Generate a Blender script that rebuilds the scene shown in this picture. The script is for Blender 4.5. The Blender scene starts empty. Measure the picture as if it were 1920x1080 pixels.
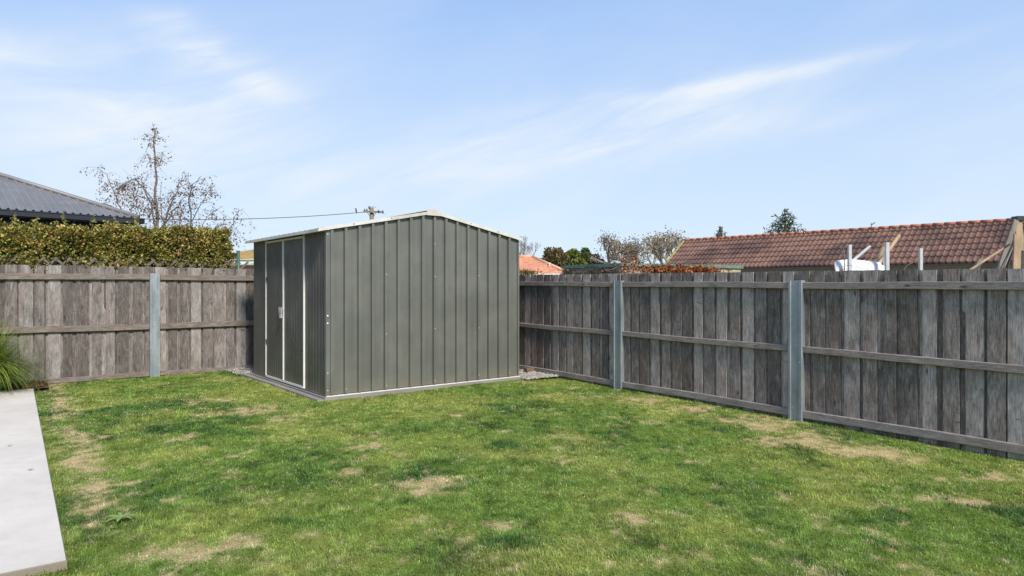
import bpy, math, random
import numpy as np
from mathutils import Vector, Matrix
random.seed(7); rng = np.random.default_rng(7)
R = math.radians
scene = bpy.context.scene
COL = scene.collection

# ---------------------------------------------------------------- camera, sky, sun, exposure
F, H, Y0 = 1255.0, 1.45, 538.0            # focal length in photo pixels, eye height, horizon row
cam_d = bpy.data.cameras.new('camera'); cam = bpy.data.objects.new('camera', cam_d); COL.objects.link(cam)
cam.location = (0, 0, H); cam.rotation_euler = (R(90), 0, 0)
cam_d.sensor_width = 36; cam_d.lens = F/1920*36; cam_d.shift_y = -2/1920
cam_d.clip_start = .05; cam_d.clip_end = 3000
scene.camera = cam
SUN_AZ, SUN_EL = R(151), R(42)             # azimuth clockwise from +Y
sun_dir = Vector((math.sin(SUN_AZ)*math.cos(SUN_EL), math.cos(SUN_AZ)*math.cos(SUN_EL), math.sin(SUN_EL)))
sd = bpy.data.lights.new('sun', 'SUN'); sd.energy = 3.2; sd.angle = R(9); sd.color = (1, .935, .84)
so = bpy.data.objects.new('sun', sd); COL.objects.link(so)
so.rotation_euler = sun_dir.to_track_quat('Z', 'Y').to_euler(); so.location = (0, 0, 30)
scene.view_settings.view_transform = 'Standard'; scene.view_settings.look = 'None'
scene.view_settings.exposure = 0.75; scene.view_settings.gamma = 1
SKY_STRENGTH = .14

class NT:
    def __init__(s, tree): s.t = tree; s.n = tree.nodes; s.l = tree.links
    def add(s, typ, **kw):
        n = s.n.new(typ)
        for k, v in kw.items():
            if k == 'inp':
                for a, b in v.items():
                    if isinstance(b, bpy.types.NodeSocket): s.l.new(b, n.inputs[a])
                    else: n.inputs[a].default_value = b
            else: setattr(n, k, v)
        return n
    def math(s, op, a, b=None, c=None, clamp=False):
        n = s.add('ShaderNodeMath', operation=op); n.use_clamp = clamp
        for i, v in enumerate((a, b, c)):
            if v is None: continue
            if isinstance(v, bpy.types.NodeSocket): s.l.new(v, n.inputs[i])
            else: n.inputs[i].default_value = v
        return n.outputs[0]
    def mix(s, f, a, b, mode='MIX'):
        n = s.add('ShaderNodeMix', data_type='RGBA', blend_type=mode)
        for k, v in ((0, f), (6, a), (7, b)):
            if isinstance(v, bpy.types.NodeSocket): s.l.new(v, n.inputs[k])
            else: n.inputs[k].default_value = v if k == 0 else (*v, 1)
        return n.outputs[2]
    def noise(s, vec, scale, detail=4, rough=.55, dist=0):
        n = s.add('ShaderNodeTexNoise', inp={'Scale': scale, 'Detail': detail, 'Roughness': rough, 'Distortion': dist})
        if vec is not None: s.l.new(vec, n.inputs['Vector'])
        return n.outputs['Fac']
    def ramp(s, f, stops):
        n = s.add('ShaderNodeValToRGB'); s.l.new(f, n.inputs[0]); e = n.color_ramp.elements
        while len(e) < len(stops): e.new(.5)
        for i, (p, c) in enumerate(stops):
            e[i].position = p; e[i].color = (*c, 1) if len(c) == 3 else c
        return n.outputs[0]
    def rng(s, f, a, b, c=0, d=1):
        n = s.add('ShaderNodeMapRange', inp={0: f, 1: a, 2: b, 3: c, 4: d}); return n.outputs[0]
    def dot(s, v, d):
        n = s.add('ShaderNodeVectorMath', operation='DOT_PRODUCT'); s.l.new(v, n.inputs[0]); n.inputs[1].default_value = d
        return n.outputs['Value']
    def comb(s, x, y, z):
        n = s.add('ShaderNodeCombineXYZ')
        for i, v in enumerate((x, y, z)):
            if isinstance(v, bpy.types.NodeSocket): s.l.new(v, n.inputs[i])
            else: n.inputs[i].default_value = v
        return n.outputs[0]

world = bpy.data.worlds.new('World'); scene.world = world; world.use_nodes = True
w = NT(world.node_tree); w.n.clear()
sky = w.add('ShaderNodeTexSky', sky_type='NISHITA'); sky.sun_disc = False
sky.sun_elevation = SUN_EL; sky.sun_rotation = SUN_AZ; sky.altitude = 50; sky.air_density = 1.0; sky.dust_density = .6; sky.ozone_density = 2.2
tc = w.add('ShaderNodeTexCoord').outputs['Generated']
sep = w.add('ShaderNodeSeparateXYZ'); w.l.new(tc, sep.inputs[0])
az = w.math('ARCTAN2', sep.outputs[0], sep.outputs[1])          # compass direction
el = w.math('ARCSINE', sep.outputs[2])                          # height over the horizon
def AZ(x): return math.atan((x-960)/F)
def EL(x, y): return math.atan((Y0-y)/math.hypot(F, x-960))
def streak(x0, y0, x1, y1, wid, soft=1.0, feather=.6):          # a cirrus band between two compass directions
    a0, e0, a1, e1 = AZ(x0), EL(x0, y0), AZ(x1), EL(x1, y1)
    dx, dy = a1-a0, e1-e0; L = math.hypot(dx, dy); dx /= L; dy /= L
    ax_ = w.math('SUBTRACT', az, (a0+a1)/2); ey = w.math('SUBTRACT', el, (e0+e1)/2)
    t = w.math('ADD', w.math('MULTIPLY', ax_, dx), w.math('MULTIPLY', ey, dy))
    n = w.math('SUBTRACT', w.math('MULTIPLY', ey, dx), w.math('MULTIPLY', ax_, dy))
    wob = w.math('MULTIPLY', w.math('SUBTRACT', w.noise(w.comb(w.math('MULTIPLY', az, 1.0), el, x0*.01), 5, 3), .5), wid*2.2)
    n = w.math('ADD', n, wob)
    qt = w.math('POWER', w.math('ABSOLUTE', w.math('DIVIDE', t, L*.55)), 2.5)
    qn = w.math('POWER', w.math('ABSOLUTE', w.math('DIVIDE', n, wid)), 2.0)
    return w.math('MULTIPLY', w.math('EXPONENT', w.math('MULTIPLY', w.math('ADD', qt, qn), -1)), soft)
# fibres: noise drawn out along the wind
ca, sa = math.cos(R(16)), math.sin(R(16))
fu = w.math('ADD', w.math('MULTIPLY', az, ca), w.math('MULTIPLY', el, sa))
fv = w.math('SUBTRACT', w.math('MULTIPLY', el, ca), w.math('MULTIPLY', az, sa))
fib = w.noise(w.comb(w.math('MULTIPLY', fu, 2.2), w.math('MULTIPLY', fv, 11), 0), 1.6, 8, .62, .6)
fib2 = w.noise(w.comb(w.math('MULTIPLY', fu, 1.2), w.math('MULTIPLY', fv, 3.5), 3), 2.0, 6, .55, .4)
bands = None
for args in ((1120, 190, 1740, 80, .011, .65), (1150, 195, 1560, 135, .028, .5), (1000, 262, 1600, 205, .022, .5), (760, 262, 1300, 190, .045, .5), (600, 350, 1120, 300, .03, .5), (330, 70, 540, 165, .034, 1.0),
             (-60, 215, 560, 260, .090, 1.0), (330, 60, 540, 165, .02, .3), (980, 280, 1560, 232, .03, .35), (250, 10, 380, 60, .02, .35), (-100, 95, 90, 100, .018, .5),
             (560, 330, 1150, 300, .045, .3), (-300, 150, -50, 60, .05, .5), (1900, 180, 2600, 130, .04, .6)):
    b = streak(*args); bands = b if bands is None else w.math('ADD', bands, b)
f1 = w.rng(fib, .38, .68)
veil = w.math('MULTIPLY', w.rng(fib2, .45, .75), w.rng(el, .55, .05, .08, .45))
low = w.rng(el, .42, .0, .04, .36)
mask = w.math('ADD', w.math('MULTIPLY', bands, w.math('ADD', w.math('MULTIPLY', f1, .85), .25)), w.math('ADD', veil, low))
mask = w.math('MULTIPLY', mask, .80, clamp=True)
KS = 1/(SKY_STRENGTH*2**scene.view_settings.exposure)
grad = w.ramp(w.rng(el, 0, 1.2), [(0, (.61, .77, .97)), (.14, (.54, .71, .96)), (.30, (.385, .585, .95)), (.45, (.30, .49, .89)), (1, (.20, .38, .72))])
base_sky = w.mix(1.0, grad, (KS,)*3, 'MULTIPLY')
hue = w.mix(.12, base_sky, sky.outputs[0])
skyc = w.mix(mask, hue, (.83*KS, .90*KS, .985*KS))
bg = w.add('ShaderNodeBackground', inp={'Color': skyc, 'Strength': SKY_STRENGTH})
w.l.new(bg.outputs[0], w.add('ShaderNodeOutputWorld').inputs[0])

# ---------------------------------------------------------------- geometry helpers
def Wp(x, y, Y): return Vector(((x-960)/F*Y, Y, H+(Y0-y)/F*Y))       # surveyed point at depth Y
def Gp(x, y, z=0):                                                   # surveyed point on a level z
    Y = F*(H-z)/(y-Y0); return Vector(((x-960)/F*Y, Y, z))
A2, B2 = (.802, .597), (-.597, .802)                                 # the two fence directions
def YP(a, b, z=0): return Vector((A2[0]*a+B2[0]*b, A2[1]*a+B2[1]*b, z))
AO, BO = 7.015, 12.29                                                # right fence line, left fence line

def vnoise(x, y, seed=0):
    xi = np.floor(x).astype(np.int64); yi = np.floor(y).astype(np.int64); fx = x-xi; fy = y-yi
    fx = fx*fx*(3-2*fx); fy = fy*fy*(3-2*fy)
    def h(i, j):
        n = (i*374761393 + j*668265263 + seed*974634777) & 0xffffffff
        n = ((n ^ (n >> 13))*1274126177) & 0xffffffff
        return ((n ^ (n >> 16)) & 0xffff)/65535.0
    return (h(xi, yi)*(1-fx)+h(xi+1, yi)*fx)*(1-fy)+(h(xi, yi+1)*(1-fx)+h(xi+1, yi+1)*fx)*fy
def fbm(x, y, seed=0, octv=4):
    s = 0; a = .5; t = 0
    for k in range(octv):
        s = s+a*vnoise(x*2**k+17.3*k, y*2**k-9.1*k, seed+k); t += a; a *= .55
    return s/t

class MB:
    def __init__(s): s.v = []; s.f = []; s.mi = []; s.c = []; s.cur = 0; s.col = None
    def vert(s, p): s.v.append(tuple(p)); return len(s.v)-1
    def face(s, idx): s.f.append(tuple(idx)); s.mi.append(s.cur); s.c.append(s.col)
    def quad(s, *ps): s.face([s.vert(p) for p in ps])
    def hexa(s, b, t):                      # bottom 4 pts, top 4 pts, same winding
        i = [s.vert(p) for p in b]; j = [s.vert(p) for p in t]
        s.face(i[::-1]); s.face(j)
        for k in range(4): s.face((i[k], i[(k+1) % 4], j[(k+1) % 4], j[k]))
    def box(s, o, ex, ey, ez):              # corner + three edge vectors
        o, ex, ey, ez = map(Vector, (o, ex, ey, ez))
        s.hexa([o, o+ex, o+ex+ey, o+ey], [o+ez, o+ex+ez, o+ex+ey+ez, o+ey+ez])
    def prism(s, pts, ext):                 # polygon pts extruded by ext
        ext = Vector(ext); i = [s.vert(p) for p in pts]; j = [s.vert(Vector(p)+ext) for p in pts]; n = len(pts)
        s.face(i[::-1]); s.face(j)
        for k in range(n): s.face((i[k], i[(k+1) % n], j[(k+1) % n], j[k]))
    def tube(s, pts, rad, n=6, cap=True):
        pts = [Vector(p) for p in pts]
        if not hasattr(rad, '__len__'): rad = [rad]*len(pts)
        prev = None; rings = []
        for k, p in enumerate(pts):
            d = (pts[min(k+1, len(pts)-1)]-pts[max(k-1, 0)])
            d = d.normalized() if d.length > 1e-9 else Vector((0, 0, 1))
            if prev is None:
                a = d.orthogonal().normalized()
            else:
                a = prev-d*prev.dot(d); a = a.normalized() if a.length > 1e-6 else d.orthogonal().normalized()
            prev = a; b = d.cross(a)
            rings.append([s.vert(p+(a*math.cos(2*math.pi*q/n)+b*math.sin(2*math.pi*q/n))*rad[k]) for q in range(n)])
        for r0, r1 in zip(rings, rings[1:]):
            for q in range(n): s.face((r0[q], r0[(q+1) % n], r1[(q+1) % n], r1[q]))
        if cap: s.face(rings[0][::-1]); s.face(rings[-1])
    def dome(s, c, r, ax=(0, 0, 1), n=8, m=3, squash=1.0):
        ax = Vector(ax).normalized(); a = ax.orthogonal().normalized(); b = ax.cross(a); c = Vector(c); rings = []
        for k in range(m):
            t = k/m*math.pi/2
            rings.append([s.vert(c+(a*math.cos(2*math.pi*q/n)+b*math.sin(2*math.pi*q/n))*r*math.cos(t)+ax*r*squash*math.sin(t)) for q in range(n)])
        top = s.vert(c+ax*r*squash)
        for r0, r1 in zip(rings, rings[1:]):
            for q in range(n): s.face((r0[q], r0[(q+1) % n], r1[(q+1) % n], r1[q]))
        for q in range(n): s.face((rings[-1][q], rings[-1][(q+1) % n], top))
    def build(s, name, mats, parent=None, smooth=False):
        me = bpy.data.meshes.new(name)
        off = Vector((0, 0, 0)) if parent is None else WL[parent.name]
        me.from_pydata([tuple(Vector(p)-off) for p in s.v], [], s.f)
        if not isinstance(mats, (list, tuple)): mats = [mats]
        for m in mats: me.materials.append(m)
        me.polygons.foreach_set('material_index', s.mi)
        if smooth: me.polygons.foreach_set('use_smooth', [True]*len(s.f))
        if any(c is not None for c in s.c):
            at = me.color_attributes.new('Col', 'FLOAT_COLOR', 'CORNER'); arr = []
            for f, c in zip(s.f, s.c): arr += [*(c or (1, 1, 1)), 1]*len(f)
            at.data.foreach_set('color', arr)
        me.update()
        o = bpy.data.objects.new(name, me); COL.objects.link(o)
        if parent is not None: o.parent = parent
        WL[o.name] = off.copy()
        return o
WL = {}
def np_mesh(name, V, Fc, mat, parent=None, colors=None, smooth=False):
    """V Nx3, Fc list of index arrays (all tris or quads grouped), colors Nx3 per vertex"""
    off = np.zeros(3) if parent is None else np.array(WL[parent.name])
    me = bpy.data.meshes.new(name)
    me.vertices.add(len(V)); me.vertices.foreach_set('co', (V-off).astype(np.float32).ravel())
    loops = np.concatenate([f.ravel() for f in Fc]); tot = np.concatenate([np.full(len(f), f.shape[1]) for f in Fc])
    me.loops.add(len(loops)); me.loops.foreach_set('vertex_index', loops.astype(np.int32))
    me.polygons.add(len(tot)); st = np.concatenate([[0], np.cumsum(tot)[:-1]])
    me.polygons.foreach_set('loop_start', st.astype(np.int32)); me.polygons.foreach_set('loop_total', tot.astype(np.int32))
    if smooth: me.polygons.foreach_set('use_smooth', np.ones(len(tot), dtype=bool))
    me.update(calc_edges=True)
    if colors is not None:
        at = me.color_attributes.new('Col', 'FLOAT_COLOR', 'POINT')
        at.data.foreach_set('color', np.concatenate([colors, np.ones((len(V), 1))], 1).astype(np.float32).ravel())
    me.materials.append(mat)
    o = bpy.data.objects.new(name, me); COL.objects.link(o)
    if parent is not None: o.parent = parent
    WL[o.name] = Vector(off)
    return o
def leaves(name, P, size, cols, mat, parent=None, aspect=.55, up=None, droop=0.0, bias=None):
    """many small folded leaf blades; P Nx3, size N, cols Nx3"""
    n = len(P); size = np.broadcast_to(np.asarray(size, float), (n,))
    d = rng.normal(size=(n, 3)); d[:, 2] -= droop
    if bias is not None: d += bias
    d /= np.linalg.norm(d, axis=1)[:, None]
    q = rng.normal(size=(n, 3)); s = np.cross(d, q); s /= np.linalg.norm(s, axis=1)[:, None]
    nr = np.cross(s, d)
    L = size[:, None]; Wd = L*aspect*.5
    v0 = P; v1 = P+d*L*.45+s*Wd+nr*L*.06; v2 = P+d*L; v3 = P+d*L*.45-s*Wd+nr*L*.06
    V = np.stack([v0, v1, v2, v3], 1).reshape(-1, 3)
    b = np.arange(n)*4
    f = np.concatenate([np.stack([b, b+1, b+2], 1), np.stack([b, b+2, b+3], 1)])
    C = np.repeat(cols, 4, axis=0)
    return np_mesh(name, V, [f], mat, parent, C)
def tag(o, label=None, cat=None, group=None, kind=None):
    if label: o['label'] = label
    if cat: o['category'] = cat
    if group: o['group'] = group
    if kind: o['kind'] = kind
    return o
def thing(name, loc, label, cat, group=None):
    o = bpy.data.objects.new(name, None); COL.objects.link(o); o.location = loc; o.empty_display_size = .2
    WL[o.name] = Vector(loc)
    return tag(o, label, cat, group)
def root_mesh(mb, name, mat, loc, smooth=False):          # a one-mesh thing whose origin is at its base
    e = Vector(loc); mb.v = [tuple(Vector(p)-e) for p in mb.v]
    o = mb.build(name, mat, None, smooth); o.location = e; WL[o.name] = e; return o

# ---------------------------------------------------------------- materials
def mat_new(name):
    m = bpy.data.materials.new(name); m.use_nodes = True; t = NT(m.node_tree); t.n.clear()
    out = t.add('ShaderNodeOutputMaterial'); p = t.add('ShaderNodeBsdfPrincipled'); t.l.new(p.outputs[0], out.inputs[0])
    return m, t, p, out
def mat_plain(name, col, rough=.6, metal=0, var=.25, scale=8, bump=.0, spec=.5, dirt=None, stretch=(1, 1, 1)):
    m, t, p, out = mat_new(name)
    pos = t.add('ShaderNodeNewGeometry').outputs['Position']
    mp = t.add('ShaderNodeMapping', inp={'Scale': stretch}); t.l.new(pos, mp.inputs[0])
    n = t.noise(mp.outputs[0], scale, 6, .6)
    lo = tuple(c*(1-var) for c in col); hi = tuple(min(1, c*(1+var)) for c in col)
    c = t.ramp(n, [(.3, lo), (.7, hi)])
    if dirt:
        n2 = t.noise(mp.outputs[0], scale*.35, 5, .6)
        c = t.mix(t.rng(n2, .5, .7), c, dirt)
    t.l.new(c, p.inputs['Base Color'])
    p.inputs['Roughness'].default_value = rough; p.inputs['Metallic'].default_value = metal; p.inputs['Specular IOR Level'].default_value = spec
    if bump:
        b = t.add('ShaderNodeBump', inp={'Strength': bump, 'Distance': .01, 'Height': t.noise(mp.outputs[0], scale*4, 5, .6)})
        t.l.new(b.outputs[0], p.inputs['Normal'])
    return m
def mat_wood(name, along, across, tones, island=True, warm=(1, .95, .91)):
    """weathered timber; grain follows 'along'"""
    m, t, p, out = mat_new(name)
    g = t.add('ShaderNodeNewGeometry'); pos = g.outputs['Position']; isl = g.outputs['Random Per Island']
    la = t.dot(pos, along); lc = t.dot(pos, across); third = Vector(along).cross(Vector(across)); lt = t.dot(pos, third)
    off = t.math('MULTIPLY', isl, 57.0)
    fine = t.noise(t.comb(t.math('ADD', t.math('MULTIPLY', lc, 75), off), t.math('MULTIPLY', la, 4.0), t.math('MULTIPLY', lt, 40)), 1, 6, .7, .3)
    hair = t.noise(t.comb(t.math('ADD', t.math('MULTIPLY', lc, 260), off), t.math('MULTIPLY', la, 28), t.math('MULTIPLY', lt, 60)), 1, 3, .7)
    blot = t.noise(t.comb(t.math('ADD', t.math('MULTIPLY', lc, 11), off), t.math('MULTIPLY', la, 4.2), off), 1, 7, .72, .5)
    grain = t.noise(t.comb(t.math('ADD', t.math('MULTIPLY', lc, 130), off), t.math('MULTIPLY', la, 9.0), t.math('MULTIPLY', lt, 60)), 1, 5, .75, .4)
    v = t.math('ADD', t.math('MULTIPLY', fine, .22), t.math('ADD', t.math('MULTIPLY', blot, .36), t.math('ADD', t.math('MULTIPLY', grain, .40), t.math('MULTIPLY', hair, .16))))
    if island: v = t.math('ADD', v, t.math('MULTIPLY', t.math('SUBTRACT', isl, .5), .17))
    else: v = t.math('ADD', v, .02)
    c = t.ramp(v, [(.41, tones[0]), (.53, tones[1]), (.64, tones[2]), (.77, tones[3])])
    wv = t.noise(t.comb(t.math('ADD', t.math('MULTIPLY', lc, 5), off), t.math('MULTIPLY', la, 1.5), 3.0), 1, 3)
    c = t.mix(t.rng(wv, .42, .62), c, t.mix(1.0, c, warm, 'MULTIPLY'))
    # cracks and knots across the odd board
    kn = t.add('ShaderNodeTexVoronoi', feature='F1', inp={'Scale': 1.0})
    t.l.new(t.comb(t.math('ADD', t.math('MULTIPLY', lc, 6), off), t.math('MULTIPLY', la, 2.3), off), kn.inputs['Vector'])
    c = t.mix(t.rng(kn.outputs['Distance'], .10, .04, 0, .75), c, (.03, .025, .022))
    ck = t.noise(t.comb(t.math('ADD', t.math('MULTIPLY', lc, 7), off), t.math('MULTIPLY', la, 34), off), 1, 2, .4)       # checks across the face
    c = t.mix(t.math('MULTIPLY', t.rng(ck, .70, .74), t.rng(blot, .5, .6, 0, .8)), c, (.03, .025, .022))
    t.l.new(c, p.inputs['Base Color'])
    p.inputs['Roughness'].default_value = .88; p.inputs['Specular IOR Level'].default_value = .2
    b = t.add('ShaderNodeBump', inp={'Strength': .5, 'Distance': .006, 'Height': t.math('ADD', fine, t.math('MULTIPLY', hair, .5))})
    t.l.new(b.outputs[0], p.inputs['Normal'])
    return m
def mat_leaf(name, rough=.5, trans=.3, spec=.3, tint=(1.3, 1.5, .5)):
    m, t, p, out = mat_new(name)
    a = t.add('ShaderNodeAttribute', attribute_name='Col').outputs['Color']
    t.l.new(a, p.inputs['Base Color']); p.inputs['Roughness'].default_value = rough; p.inputs['Specular IOR Level'].default_value = spec
    tr = t.add('ShaderNodeBsdfTranslucent'); t.l.new(t.mix(1.0, a, tint, 'MULTIPLY'), tr.inputs[0])
    mx = t.add('ShaderNodeMixShader', inp={0: trans}); t.l.new(p.outputs[0], mx.inputs[1]); t.l.new(tr.outputs[0], mx.inputs[2])
    t.l.new(mx.outputs[0], out.inputs[0])
    return m
def mat_vcol(name, rough=.9, noise_amt=.25, scale=60, bump=.6):
    m, t, p, out = mat_new(name)
    a = t.add('ShaderNodeAttribute', attribute_name='Col').outputs['Color']
    pos = t.add('ShaderNodeNewGeometry').outputs['Position']
    n = t.noise(pos, scale, 6, .7)
    c = t.mix(1.0, a, t.ramp(n, [(.3, (1-noise_amt*2,)*3), (.7, (1+noise_amt,)*3)]), 'MULTIPLY')
    t.l.new(c, p.inputs['Base Color']); p.inputs['Roughness'].default_value = rough; p.inputs['Specular IOR Level'].default_value = .1
    b = t.add('ShaderNodeBump', inp={'Strength': bump, 'Distance': .02, 'Height': n}); t.l.new(b.outputs[0], p.inputs['Normal'])
    return m

TR = ((.062, .051, .044), (.165, .142, .127), (.36, .320, .292), (.66, .60, .56))
TL = ((.050, .042, .037), (.120, .106, .097), (.250, .229, .215), (.44, .412, .392))
M = {}
M['paling_right'] = mat_wood('weathered_paling', (0, 0, 1), (*B2, 0), TR, warm=(1, .93, .89))
M['paling_left'] = mat_wood('weathered_paling_warm', (0, 0, 1), (*A2, 0), TL, warm=(1, .94, .91))
M['rail_right'] = mat_wood('weathered_rail', (*B2, 0), (0, 0, 1), ((.08, .067, .058), (.19, .165, .148), (.31, .275, .25), (.48, .44, .41)), False)
M['rail_left'] = mat_wood('weathered_rail_warm', (*A2, 0), (0, 0, 1), ((.06, .048, .040), (.13, .108, .092), (.23, .198, .17), (.38, .335, .29)), False)
def mat_galv():
    m, t, p, out = mat_new('galvanised_steel')
    pos = t.add('ShaderNodeNewGeometry').outputs['Position']
    mp = t.add('ShaderNodeMapping', inp={'Scale': (1, 1, .35)}); t.l.new(pos, mp.inputs[0])
    n = t.noise(mp.outputs[0], 7, 6, .6)
    c = t.ramp(n, [(.3, (.205, .235, .26)), (.5, (.285, .32, .345)), (.7, (.38, .41, .425))])
    z = t.add('ShaderNodeSeparateXYZ'); t.l.new(pos, z.inputs[0])
    alg = t.math('MULTIPLY', t.rng(t.noise(mp.outputs[0], 11, 5), .42, .66), .5)
    c = t.mix(t.math('MULTIPLY', alg, .6), c, (.24, .27, .20))
    sp = t.add('ShaderNodeTexVoronoi', inp={'Scale': 60}); t.l.new(pos, sp.inputs['Vector'])
    c = t.mix(.10, c, sp.outputs['Color'], 'OVERLAY')
    t.l.new(c, p.inputs['Base Color']); p.inputs['Metallic'].default_value = .45
    t.l.new(t.rng(n, .3, .7, .38, .58), p.inputs['Roughness'])
    return m
M['galv'] = mat_galv()
def mat_shed(name, col, rough=.36, dots=True):
    m, t, p, out = mat_new(name)
    pos = t.add('ShaderNodeNewGeometry').outputs['Position']
    mp = t.add('ShaderNodeMapping', inp={'Scale': (22, 22, .5)}); t.l.new(pos, mp.inputs[0])
    n = t.noise(mp.outputs[0], 1, 5, .65)
    c = t.ramp(n, [(.3, tuple(x*.86 for x in col)), (.7, tuple(x*1.12 for x in col))])
    n2 = t.noise(pos, 2.2, 5, .6)
    z = t.add('ShaderNodeSeparateXYZ'); t.l.new(pos, z.inputs[0])
    dust = t.math('MULTIPLY', t.rng(n2, .4, .75), .22)
    c = t.mix(dust, c, (.27, .26, .22))
    splash = t.math('MULTIPLY', t.rng(t.math('ADD', z.outputs[2], t.math('MULTIPLY', n2, -.25)), .12, -.08), .45)   # soil splashed up the foot
    c = t.mix(splash, c, (.17, .15, .11))
    t.l.new(c, p.inputs['Base Color'])
    t.l.new(t.rng(n2, .3, .7, rough-.06, rough+.08), p.inputs['Roughness'])
    p.inputs['Specular IOR Level'].default_value = .55
    wv = t.noise(pos, 3.0, 2); b = t.add('ShaderNodeBump', inp={'Strength': .25, 'Distance': .02, 'Height': wv}); t.l.new(b.outputs[0], p.inputs['Normal'])
    return m
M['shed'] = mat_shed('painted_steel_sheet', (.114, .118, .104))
M['shed_shaded'] = mat_shed('painted_steel_shaded_side', (.058, .057, .050), .42)  # shed steel with the shade of the door side put into its colour
M['cream_trim'] = mat_plain('cream_metal_trim', (.58, .56, .50), .4, .0, .10, 5, dirt=(.42, .39, .33))
M['white_trim'] = mat_plain('pale_door_trim', (.66, .655, .62), .4, .0, .08, 9)
M['screw'] = mat_plain('bright_screw', (.75, .75, .75), .3, .4, .05)
M['latch'] = mat_plain('zinc_latch', (.62, .62, .60), .35, .5, .1, 30)
M['dark_metal'] = mat_plain('dark_metal', (.05, .05, .05), .4, .3, .1)

def mat_concrete(name, base, dirt=(.42, .40, .36)):
    m, t, p, out = mat_new(name)
    pos = t.add('ShaderNodeNewGeometry').outputs['Position']
    a = t.noise(pos, 1.6, 6, .6, .3); b_ = t.noise(pos, 45, 5, .7); c_ = t.noise(pos, 6, 5, .65)
    lo = tuple(x*.80 for x in base); hi = tuple(min(1, x*1.07) for x in base)
    c = t.ramp(t.math('ADD', t.math('MULTIPLY', a, .6), t.math('MULTIPLY', c_, .4)), [(.35, lo), (.65, hi)])
    c = t.mix(t.math('MULTIPLY', t.rng(b_, .56, .72), .35), c, dirt)
    c = t.mix(t.math('MULTIPLY', t.rng(c_, .52, .70), .45), c, dirt)
    t.l.new(c, p.inputs['Base Color']); p.inputs['Roughness'].default_value = .85
    bb = t.add('ShaderNodeBump', inp={'Strength': .35, 'Distance': .004, 'Height': b_}); t.l.new(bb.outputs[0], p.inputs['Normal'])
    return m
M['concrete'] = mat_concrete('smooth_concrete', (.60, .545, .475), (.44, .40, .34))
M['paver'] = mat_concrete('grey_paver', (.25, .228, .205), (.18, .17, .15))
M['soil'] = mat_plain('soil', (.09, .07, .045), .95, 0, .4, 20, 1.0)
M['far_ground'] = mat_plain('rough_ground', (.11, .12, .06), .95, 0, .4, .6, .5)
M['lawn'] = mat_vcol('lawn_soil')
M['blade'] = mat_leaf('grass_blade', .5, .30, .25, (1.2, 1.35, .6))
M['leaf'] = mat_leaf('leaf', .45, .25, .35, (1.3, 1.4, .5))
M['far_leaf'] = mat_leaf('matt_leaf', .7, .2, .15, (1.2, 1.3, .7))
M['bark'] = mat_plain('grey_brown_bark', (.17, .135, .11), .9, 0, .4, 12, .5)
M['pale_bark'] = mat_plain('pale_bark', (.26, .22, .185), .85, 0, .35, 12, .5)
M['stone'] = mat_vcol('stone_vcol', .85, .2, 90, .5)

# ---------------------------------------------------------------- ground
far = MB(); S = 900
far.quad((-S, -60, -.16), (S, -60, -.16), (S, 1500, -.16), (-S, 1500, -.16))
tag(far.build('ground', M['far_ground']), kind='structure')

C0 = Gp(612, 744, .05); C1 = Gp(971, 706, .05); C2 = Gp(475, 700, .05)
ux = (C1-C0).normalized(); vx = Vector((-ux.y, ux.x, 0)); SW = (C1-C0).length; SD = (C2-C0).length
def S_(x, y, z): return Vector((C0.x, C0.y, 0))+ux*x+vx*y+Vector((0, 0, z))
def gz(X, Y):
    X = np.asarray(X, float); Y = np.asarray(Y, float)
    g = -.045*np.clip((X+1)/5, 0, 1)*np.clip((11-Y)/5.2, 0, 1.3)
    sx = (X-C0.x)*ux.x+(Y-C0.y)*ux.y; sy = (X-C0.x)*vx.x+(Y-C0.y)*vx.y      # the turf rises a little to the shed base
    g = g+.022*np.exp(-(np.clip(-sy, 0, 9)/.35)**2)*np.exp(-(np.clip(np.abs(sx-SW/2)-SW/2, 0, 9)/.3)**2)
    return g+(fbm(X*1.3, Y*1.3, 5, 3)-.5)*.03
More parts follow.
